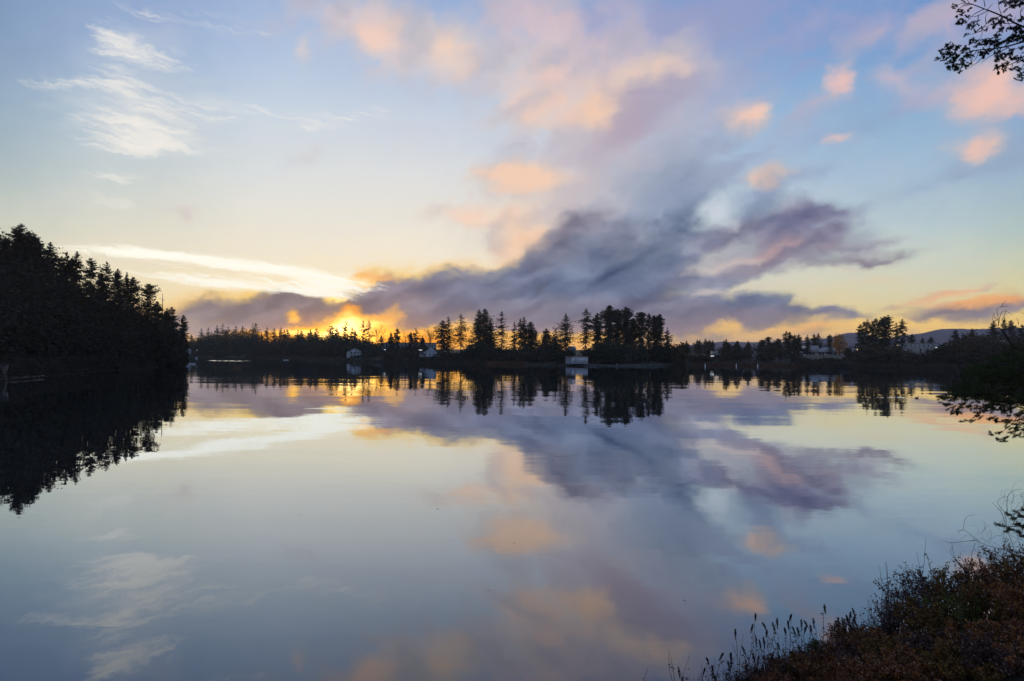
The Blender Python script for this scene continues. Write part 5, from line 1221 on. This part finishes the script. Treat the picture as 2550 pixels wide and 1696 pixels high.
def dry_stalks():
    r = np.random.default_rng(66); m = MB(); lv = []
    for k in range(620):
        x = r.uniform(1640, 2260); ylim = float(np.interp(x, [1640, 1720, 1800, 1900, 2050, 2130, 2200, 2260], [1700, 1665, 1625, 1580, 1560, 1520, 1440, 1400]))
        y = ylim+r.random()**.7*90; d = r.uniform(8.9, 10.2); t = at(x, y, d); b = Vector((t.x+r.normal()*.16+.05, d+r.normal()*.1, max(zbank(t.x, d), -.1)))
        if t.z <= b.z+.05: continue
        c = b.lerp(t, .6)+Vector((r.normal()*.03, 0, .04)); m.tube([b, c, t], [.0028, .002, .0009], 3, False)
        for j in range(r.integers(2, 7)):
            p = c.lerp(t, r.uniform(-.5, 1)); lv.append(tuple(p))
    o = tag(link('dry_stalks', m.mesh('dry_stalks'), M['spike']), 'fine dry stalks crossing between the seed spikes at the water edge', 'stalks', kind='stuff')
    P = np.array(lv); n = len(P); Dv = unit(r.normal(size=(n, 3))+np.array([[0, 0, .3]])); m = MB(); ln = r.uniform(.015, .05, n); m.kites(P, Dv, unit(np.cross(Dv, r.normal(size=(n, 3)))), ln, ln*.2)
    tag(link('leaves', m.mesh('leaves'), M['leafr'], o), kind='stuff')
dry_stalks()

# ------------------------------------------------------------------ pines of the near bank
def needles_on(mb, tw, p, dr, L_, r, n=46, nl=.05, wd=.0022):
    """one shoot: bottle brush of needles round a twig"""
    p = np.array(p); dr = np.array(dr)/np.linalg.norm(dr)
    s = r.random(n)**.85; a = rdir(r, n); a = unit(a-(a@dr)[:, None]*dr[None, :])
    B = p[None, :]+dr[None, :]*(s*L_)[:, None]
    Tn = B+unit(a*1.0+dr[None, :]*r.uniform(.35, 1.5, (n, 1)))*(nl*r.uniform(.7, 1.15, (n, 1)))
    Wv = unit(np.cross(Tn-B, r.normal(size=(n, 3))))*wd
    mb.needles(B, Tn, Wv)
    tw.tube([tuple(p), tuple(p+dr*L_)], [.004, .002], 3, False)
def cone(parent, p, s=.05):
    m = MB(); m.tube([(0, 0, s*.2), (0, 0, -s*.2), (0, 0, -s*.9), (0, 0, -s*1.4)], [s*.15, s*.5, s*.45, s*.12], 7)
    r = np.random.default_rng(int(p[0]*1000) % 9999); n = 40; z = -s*r.uniform(0, 1.3, n); a = r.random(n)*6.28
    P = np.stack([np.cos(a)*s*.4, np.sin(a)*s*.4, z], 1); Dv = unit(np.stack([np.cos(a), np.sin(a), -.3+0*a], 1)); m.kites(P, Dv, unit(np.cross(Dv, np.array([[0, 0, 1.]]))), np.full(n, s*.28), np.full(n, s*.14))
    link('cone', m.mesh('cone'), M['cone'], parent, p)
def limb(tw, pts, r0, r1, k=6):
    if len(pts) > 2:
        q = [pts[0]]+list(pts)+[pts[-1]]; out = []
        for i in range(1, len(q)-2):
            a, b, c, d = q[i-1], q[i], q[i+1], q[i+2]
            for t in (0, .34, .67): out.append(.5*((2*b)+(c-a)*t+(2*a-5*b+4*c-d)*t*t+(3*b-a-3*c+d)*t**3))
        pts = out+[pts[-1]]
    n = len(pts); tw.tube(pts, [r0+(r1-r0)*i/(n-1) for i in range(n)], k)
def near_pts(lst, f, d, jit=.0, seed=0):
    r = random.Random(seed); out = []
    for i, (a, b) in enumerate(lst):
        x, y = f(a, b); out.append(at(x, y, d+r.uniform(-jit, jit)))
    return out
# upper pine: trunk stands outside the frame on the right, boughs reach in
def upper_pine():
    D0 = 15.0; f = lambda a, b: (2300+a/7.128, b/7.128)
    base = at(2700, 700, D0); gx = base.x; g = zbank(gx, D0)
    o = thing('pine_tree', 'pine whose sparse dark boughs with cones hang into the upper right corner', 'tree', (0, 0, 0))
    tr = MB(); tr.tube([(gx, D0, g-.3), (gx+.1, D0, 6), (gx, D0, 11), (gx+.1, D0+.1, 16), (gx, D0, 20)], [.24, .2, .16, .11, .05], 10); link('trunk', tr.mesh('trunk'), M['bark'], o)
    r = np.random.default_rng(77); rnd = random.Random(9)
    tw = MB(); nd = MB()
    out = [(gx, D0, 11.6), (gx, D0, 10.6), (gx, D0, 9.6)]
    br = [
     [(2600,900),(2100,620),(1782,480),(1600,400),(1380,280),(1150,185),(1080,160),(900,90),(820,65),(690,95)],
     [(2600,820),(2100,700),(1782,740),(1500,820),(1200,870),(950,890),(730,940),(640,960)],
     [(2600,1000),(2100,930),(1782,1000),(1680,1080),(1500,1160),(1370,1220)],
     [(2500,100),(2100,40),(1850,-10),(1640,60),(1560,130)],
    ]
    P3 = []
    for i, b in enumerate(br):
        q = near_pts(b, f, D0, .12, i); q = [Vector(q[0]).lerp(Vector((gx, D0, q[0].z)), 1.0)]+q[1:]
        q[0] = Vector((gx, D0, q[1].z-.2)); limb(tw, q, .024 if i < 2 else .018, .005, 6); P3.append(q)
    sub = [[(1080,160),(900,250),(800,350),(750,400)],[(1150,190),(980,270),(880,300),(780,290)],[(970,280),(955,400),(900,480)],[(1380,280),(1200,360),(1050,490),(1030,640),(940,730)],[(1035,545),(900,590),(750,635)],[(1040,490),(1200,440)],
     [(1090,120),(1070,0),(1060,-60)],[(1380,260),(1330,100),(1330,-40)],[(1130,180),(1200,90),(1240,60)],[(1110,420),(1100,300),(1150,220)],[(820,65),(700,60),(600,90)],[(860,80),(700,110),(590,180)],[(820,65),(770,0)],
     [(1520,840),(1250,960),(1090,1060),(1030,1120)],[(970,890),(940,1020),(850,1110)],[(1030,1030),(940,1120),(790,1215)],[(700,1180),(650,1230)],[(1500,700),(1600,560),(1700,470)],[(1780,1140),(1700,1290)],[(1782,700),(1650,770),(1400,830)],
     [(1740,400),(1720,200),(1782,80)],[(1600,390),(1630,290)],[(1480,360),(1540,480)],[(1440,830),(1600,880),(1720,820)],[(1450,420),(1600,415)],[(950,890),(880,1000),(860,1060)],[(640,960),(560,980),(480,960)],[(1580,1140),(1570,1190),(1640,1230)]]
    for i, b in enumerate(sub): limb(tw, near_pts(b, f, D0, .10, 50+i), .009, .003, 4)
    cl = [(700,20,3),(890,10,3),(560,75,3),(560,130,2),(590,195,2),(820,165,4),(690,180,4),(680,255,4),(620,270,2),(650,370,5),(700,400,6),(600,425,4),(760,330,4),(800,440,4),(790,500,4),(910,390,4),(900,470,4),(980,515,4),(1105,525,2),(740,625,2),
     (850,720,5),(870,750,4),(980,790,6),(940,740,2),(1210,350,6),(1240,380,4),(1280,430,4),(1330,400,6),(1400,390,6),(1370,340,4),(1380,500,5),(1360,540,4),(1480,300,4),(1530,330,3),(1500,510,4),(1580,500,6),(1640,540,7),(1700,500,7),(1750,560,7),
     (430,800,6),(430,870,7),(330,900,5),(305,1010,4),(350,980,4),(500,830,6),(580,860,6),(600,850,4),(460,930,7),(520,960,9),(440,1020,6),(560,1010,9),(540,1080,8),(610,1010,7),(430,1100,5),(440,1200,5),(480,1210,4),(590,1150,5),(600,1215,5),(560,1225,3),(665,1255,3),
     (700,880,5),(735,855,4),(700,920,5),(830,930,6),(790,980,6),(720,1020,6),(680,1070,5),(840,1000,4),(690,1130,4),(830,1120,4),(770,1180,5),(720,1165,3),(1100,710,6),(1090,780,6),(1160,740,7),(1230,750,8),(1250,660,4),(1320,640,6),(1300,720,8),(1380,760,7),(1330,790,6),
     (1480,700,7),(1520,740,7),(1600,640,8),(1650,700,8),(1700,620,9),(1740,660,9),(1770,720,9),(1560,670,6),(1030,900,4),(1040,960,5),(1100,960,5),(1160,900,6),(1230,860,5),(1320,910,5),(1330,950,4),
     (1380,980,6),(1300,1030,5),(1260,1100,5),(1380,1050,6),(1470,970,6),(1560,950,6),(1540,1050,5),(1610,1040,5),(1690,1040,6),(1400,1160,6),(1330,1200,5),(1280,1190,4),(1430,1235,4),(1480,1150,5),(1600,1210,5),(1690,1240,5),(1560,1220,3),(1720,1330,5),(1680,1370,4),(1760,1390,5),(1560,875,4),(1750,1080,4),(1760,840,5),
     (1400,30,6),(1500,40,6),(1560,30,6),(1640,20,8),(1560,130,6),(1600,100,5),(1700,90,7),(1750,60,6),(1720,350,5),(1770,320,5),(1660,470,4)]
    for (a, b, n) in cl:
        x, y = f(a, b); c = at(x, y, D0+rnd.uniform(-.25, .25))
        for k in range(max(2, int(n*.95))):
            dr = Vector((-.75+rnd.gauss(0, .7), rnd.gauss(0, .5), .15+rnd.gauss(0, .75))).normalized()
            p0 = c-dr*.06+Vector((rnd.gauss(0, .012), rnd.gauss(0, .05), rnd.gauss(0, .012)))
            needles_on(nd, tw, tuple(p0), tuple(dr), rnd.uniform(.07, .13), r, n=95, nl=.040, wd=.0034)
    # shoots of the bough parts outside the frame
    for k in range(140):
        x = rnd.uniform(2550, 2660); y = rnd.uniform(-60, 190); c = at(x, y, D0+rnd.uniform(-.5, .5)); dr = Vector((rnd.gauss(-.4, .6), rnd.gauss(0, .6), rnd.gauss(.1, .6))).normalized()
        needles_on(nd, tw, tuple(c), tuple(dr), .12, r, 36, .045, .0025)
    link('branch', tw.mesh('branch'), M['bark'], o); tag(link('needles', nd.mesh('needles'), M['needle'], o), kind='stuff')
    for a, b in ((360, 990), (1060, 990), (1240, 460), (1325, 1270), (525, 1130), (1020, 930)):
        x, y = f(a, b); cone(o, tuple(at(x, y, D0-.1)), .055)
upper_pine()
def lower_pine():
    D0 = 10.5; f = lambda a, b: (2300+a/4.127, 740+b/4.127)
    gx = at(2780, 900, D0).x; g = zbank(gx, D0)
    o = thing('pine_tree', 'smaller pine whose thick green bough reaches in at mid height on the right', 'tree', (0, 0, 0))
    tr = MB(); tr.tube([(gx, D0, g-.3), (gx, D0, 3.5), (gx, D0+.1, 6.5), (gx, D0, 8)], [.16, .12, .07, .02], 10); link('trunk', tr.mesh('trunk'), M['bark'], o)
    r = np.random.default_rng(78); rnd = random.Random(10); tw = MB(); nd = MB()
    mains = [[(1900,1000),(1400,1060),(1032,1080),(780,1075),(620,1030),(500,960),(420,850),(370,720),(372,610)],[(1900,700),(1400,700),(1032,760),(850,840),(740,900)],[(1500,1090),(1200,1050),(980,1000),(600,1000),(420,990),(300,1000),(170,1020)],
      [(1300,560),(1032,530),(900,470),(840,380),(770,310)],[(1032,700),(800,690),(560,720)],[(1300,900),(1032,860),(820,840),(640,870),(500,880)]]
    for i, b in enumerate(mains):
        q = near_pts(b, f, D0, .08, i+20); q[0] = Vector((gx, D0, q[0].z)); limb(tw, q, .030, .005, 6)
    subs = [[(780,1075),(720,1150),(560,1200),(480,1270)],[(620,1030),(500,1090),(380,1160),(330,1180)],[(1100,1090),(990,1200),(900,1310),(780,1400),(690,1405)],[(1000,1200),(920,1380),(830,1470)],[(900,1080),(890,1200),(860,1260),(780,1260)],[(520,1080),(440,1110)],[(1300,1200),(1032,1370),(920,1420)],
      [(770,295),(765,200),(755,130),(800,90),(845,30)],[(770,290),(790,180),(830,140),(915,185)],[(770,240),(725,200),(735,160)],[(755,235),(710,240),(720,160)],[(800,110),(815,60)],[(815,95),(865,95)],[(805,240),(835,170),(850,130)],[(975,280),(970,240),(955,215)],[(1060,200),(1030,170),(990,145)],[(745,900),(790,850),(860,830)]]
    for i, b in enumerate(subs): limb(tw, near_pts(b, f, D0, .05, i+70), .0045 if 7 <= i <= 15 else .0065, .0018, 4)
    cl = [(160,1015,5),(200,1040,6),(250,1030,6),(230,1100,6),(260,1120,4),(300,960,7),(300,1050,7),(350,1000,7),(340,1170,6),(370,1140,6),(350,1190,4),(410,1100,6),(460,1120,6),(440,1060,5),(400,930,6),(500,1260,4),(540,1220,5),(580,1180,5),(470,1280,3),(560,1130,6),(640,1170,5),(650,1240,4),(700,1140,6),(720,1240,5),(760,1150,6),(680,1100,5),(830,1130,6),(870,1180,5),(870,1250,4),(800,1260,4),(900,1290,6),(860,1340,4),(780,1390,4),(690,1405,4),(760,1440,3),(830,1470,5),(850,1440,3),(920,1420,3),(960,1400,4),(1000,1370,5),(940,1330,5),(1000,1300,7),(980,1220,7),(1020,1180,8),(1030,1260,8),(950,1350,3),(1020,1420,4)]
    for (a, b, n) in cl:
        x, y = f(a, b); c = at(x, y, D0+rnd.uniform(-.15, .15))
        for k in range(max(2, int(n*.7))):
            dr = Vector((-.8+rnd.gauss(0, .5), rnd.gauss(0, .4), -.15+rnd.gauss(0, .45))).normalized()
            p0 = c-dr*.05+Vector((rnd.gauss(0, .015), rnd.gauss(0, .05), rnd.gauss(0, .015)))
            needles_on(nd, tw, tuple(p0), tuple(dr), rnd.uniform(.07, .13), r, n=85, nl=.038, wd=.0028)
    poly = [(1100,480),(960,480),(880,540),(760,620),(640,700),(520,680),(450,780),(470,850),(380,900),(280,950),(330,1010),(500,1060),(620,1110),(760,1150),(900,1130),(1100,1180)]
    def inside(a, b):
        c = False; j = len(poly)-1
        for i in range(len(poly)):
            (xi, yi), (xj, yj) = poly[i], poly[j]
            if (yi > b) != (yj > b) and a < (xj-xi)*(b-yi)/(yj-yi)+xi: c = not c
            j = i
        return c
    k = 0
    while k < 520:
        a, b = rnd.uniform(270, 1100), rnd.uniform(470, 1180)
        if not inside(a, b): continue
        k += 1; x, y = f(a, b); c = at(x, y, D0+rnd.uniform(-.45, .45))
        dr = Vector((-.6+rnd.gauss(0, .6), rnd.gauss(0, .5), .1+rnd.gauss(0, .5))).normalized()
        needles_on(nd, tw, tuple(c), tuple(dr), rnd.uniform(.08, .15), r, n=70, nl=.045, wd=.0032)
    for k in range(300):
        x = rnd.uniform(2555, 2760); y = rnd.uniform(860, 1080); c = at(x, y, D0+rnd.uniform(-.6, .6)); dr = Vector((rnd.gauss(-.4, .6), rnd.gauss(0, .6), rnd.gauss(.1, .6))).normalized()
        needles_on(nd, tw, tuple(c), tuple(dr), .12, r, 36, .045, .003)
    # small green shoots further down, near the curling twigs
    g2 = lambda a, b: (2130+a/3.038, 1180+b/3.038)
    for a, b, n in ((1080,385,3),(1120,395,3),(1150,430,4),(1165,310,5),(1200,340,5),(1230,380,7),(1260,320,6),(1240,440,6),(1270,400,7),(1180,420,4),(1265,470,5),(1220,290,3),(1275,270,4)):
        x, y = g2(a, b); c = at(x, y, D0-.6)
        for k in range(n):
            dr = Vector((-.8+rnd.gauss(0, .4), rnd.gauss(0, .3), .1+rnd.gauss(0, .4))).normalized(); needles_on(nd, tw, tuple(c-dr*.05), tuple(dr), .1, r, 55, .04, .002)
    limb(tw, near_pts([(1900,250),(1500,330),(1276,390),(1150,400)], g2, D0-.6, .03, 5), .014, .004, 5)
    limb(tw, near_pts([(1500,330),(1276,330),(1190,330)], g2, D0-.6, .03, 6), .01, .003, 5)
    link('branch', tw.mesh('branch'), M['bark'], o); tag(link('needles', nd.mesh('needles'), M['needle2'], o), kind='stuff')
    for a, b in ((745, 1255), (345, 1175)):
        x, y = f(a, b); cone(o, tuple(at(x, y, D0-.1)), .045)
lower_pine()

# bare black branch with curling twigs above the shrubs
def curly():
    f = lambda a, b: (2130+a/3.038, 1180+b/3.038); D0 = 9.4; rnd = random.Random(21)
    o = thing('bare_branch', 'black leafless branch with fine curling twigs arching over the shrubs at right', 'branch', (0, 0, 0))
    tw = MB()
    main = [[(1700,900),(1276,825),(1100,800),(900,768),(800,700),(745,610),(730,510)],[(880,765),(875,660),(890,570),(925,500)],[(1276,600),(1130,575),(1050,555),(990,540),(925,505),(880,465),(835,430),(820,420),(824,370),(840,330),(870,314),(905,312)],[(820,425),(790,428),(775,435),(790,455)],
      [(1276,830),(1180,790),(1060,760),(950,740)],[(925,500),(840,510),(740,520),(690,518),(665,500)],[(870,730),(760,650),(720,590),(735,550)],[(1200,560),(1150,420),(1130,300),(1080,230),(1090,190),(1150,170)],[(1140,400),(1110,300),(1070,250),(1035,215)],[(1150,300),(1150,180),(1200,125),(1265,115)],[(1180,400),(1290,200),(1250,170),(1265,140)]]
    for i, b in enumerate(main): limb(tw, near_pts(b, f, D0, .04, i+200), .009 if i == 0 else .0036, .0014, 5)
    link('branch', tw.mesh('branch'), M['bark'], o)
    t2 = MB()
    for k in range(120):
        if k < 75: a, b = rnd.uniform(780, 1240), rnd.uniform(430, 760)
        else: a, b = rnd.uniform(1060, 1290), rnd.uniform(160, 560)
        an = rnd.uniform(.3, 2.6); ln = rnd.uniform(60, 170); cur = rnd.choice((-1, 1))*rnd.uniform(.2, .5); P = []; dd = D0+rnd.uniform(-.15, .15)
        for j in range(7):
            x, y = f(a, b); P.append(at(x, y, dd)); a += math.cos(an)*ln/6; b -= math.sin(an)*ln/6; an += cur
        limb(t2, P, .0016, .0008, 3)
    link('twig', t2.mesh('twig'), M['twig'], o)
curly()

# ------------------------------------------------------------------ evening haze
HAZE = 0.00008
def haze():
    m = MB(); m.box(-2810, 2810, -165, 2860, -3.5, 175); me = m.mesh('haze')
    mt = bpy.data.materials.new('haze_air'); mt.use_nodes = True; nt = mt.node_tree; nt.nodes.clear()
    out = nt.nodes.new('ShaderNodeOutputMaterial'); v = nt.nodes.new('ShaderNodeVolumePrincipled')
    v.inputs['Color'].default_value = (.92, .86, .80, 1); v.inputs['Density'].default_value = HAZE; v.inputs['Anisotropy'].default_value = .45
    nt.links.new(v.outputs[0], out.inputs['Volume'])
    o = tag(link('haze', me, mt), 'thin evening haze over the lake', 'haze', kind='stuff')
    return o
haze()
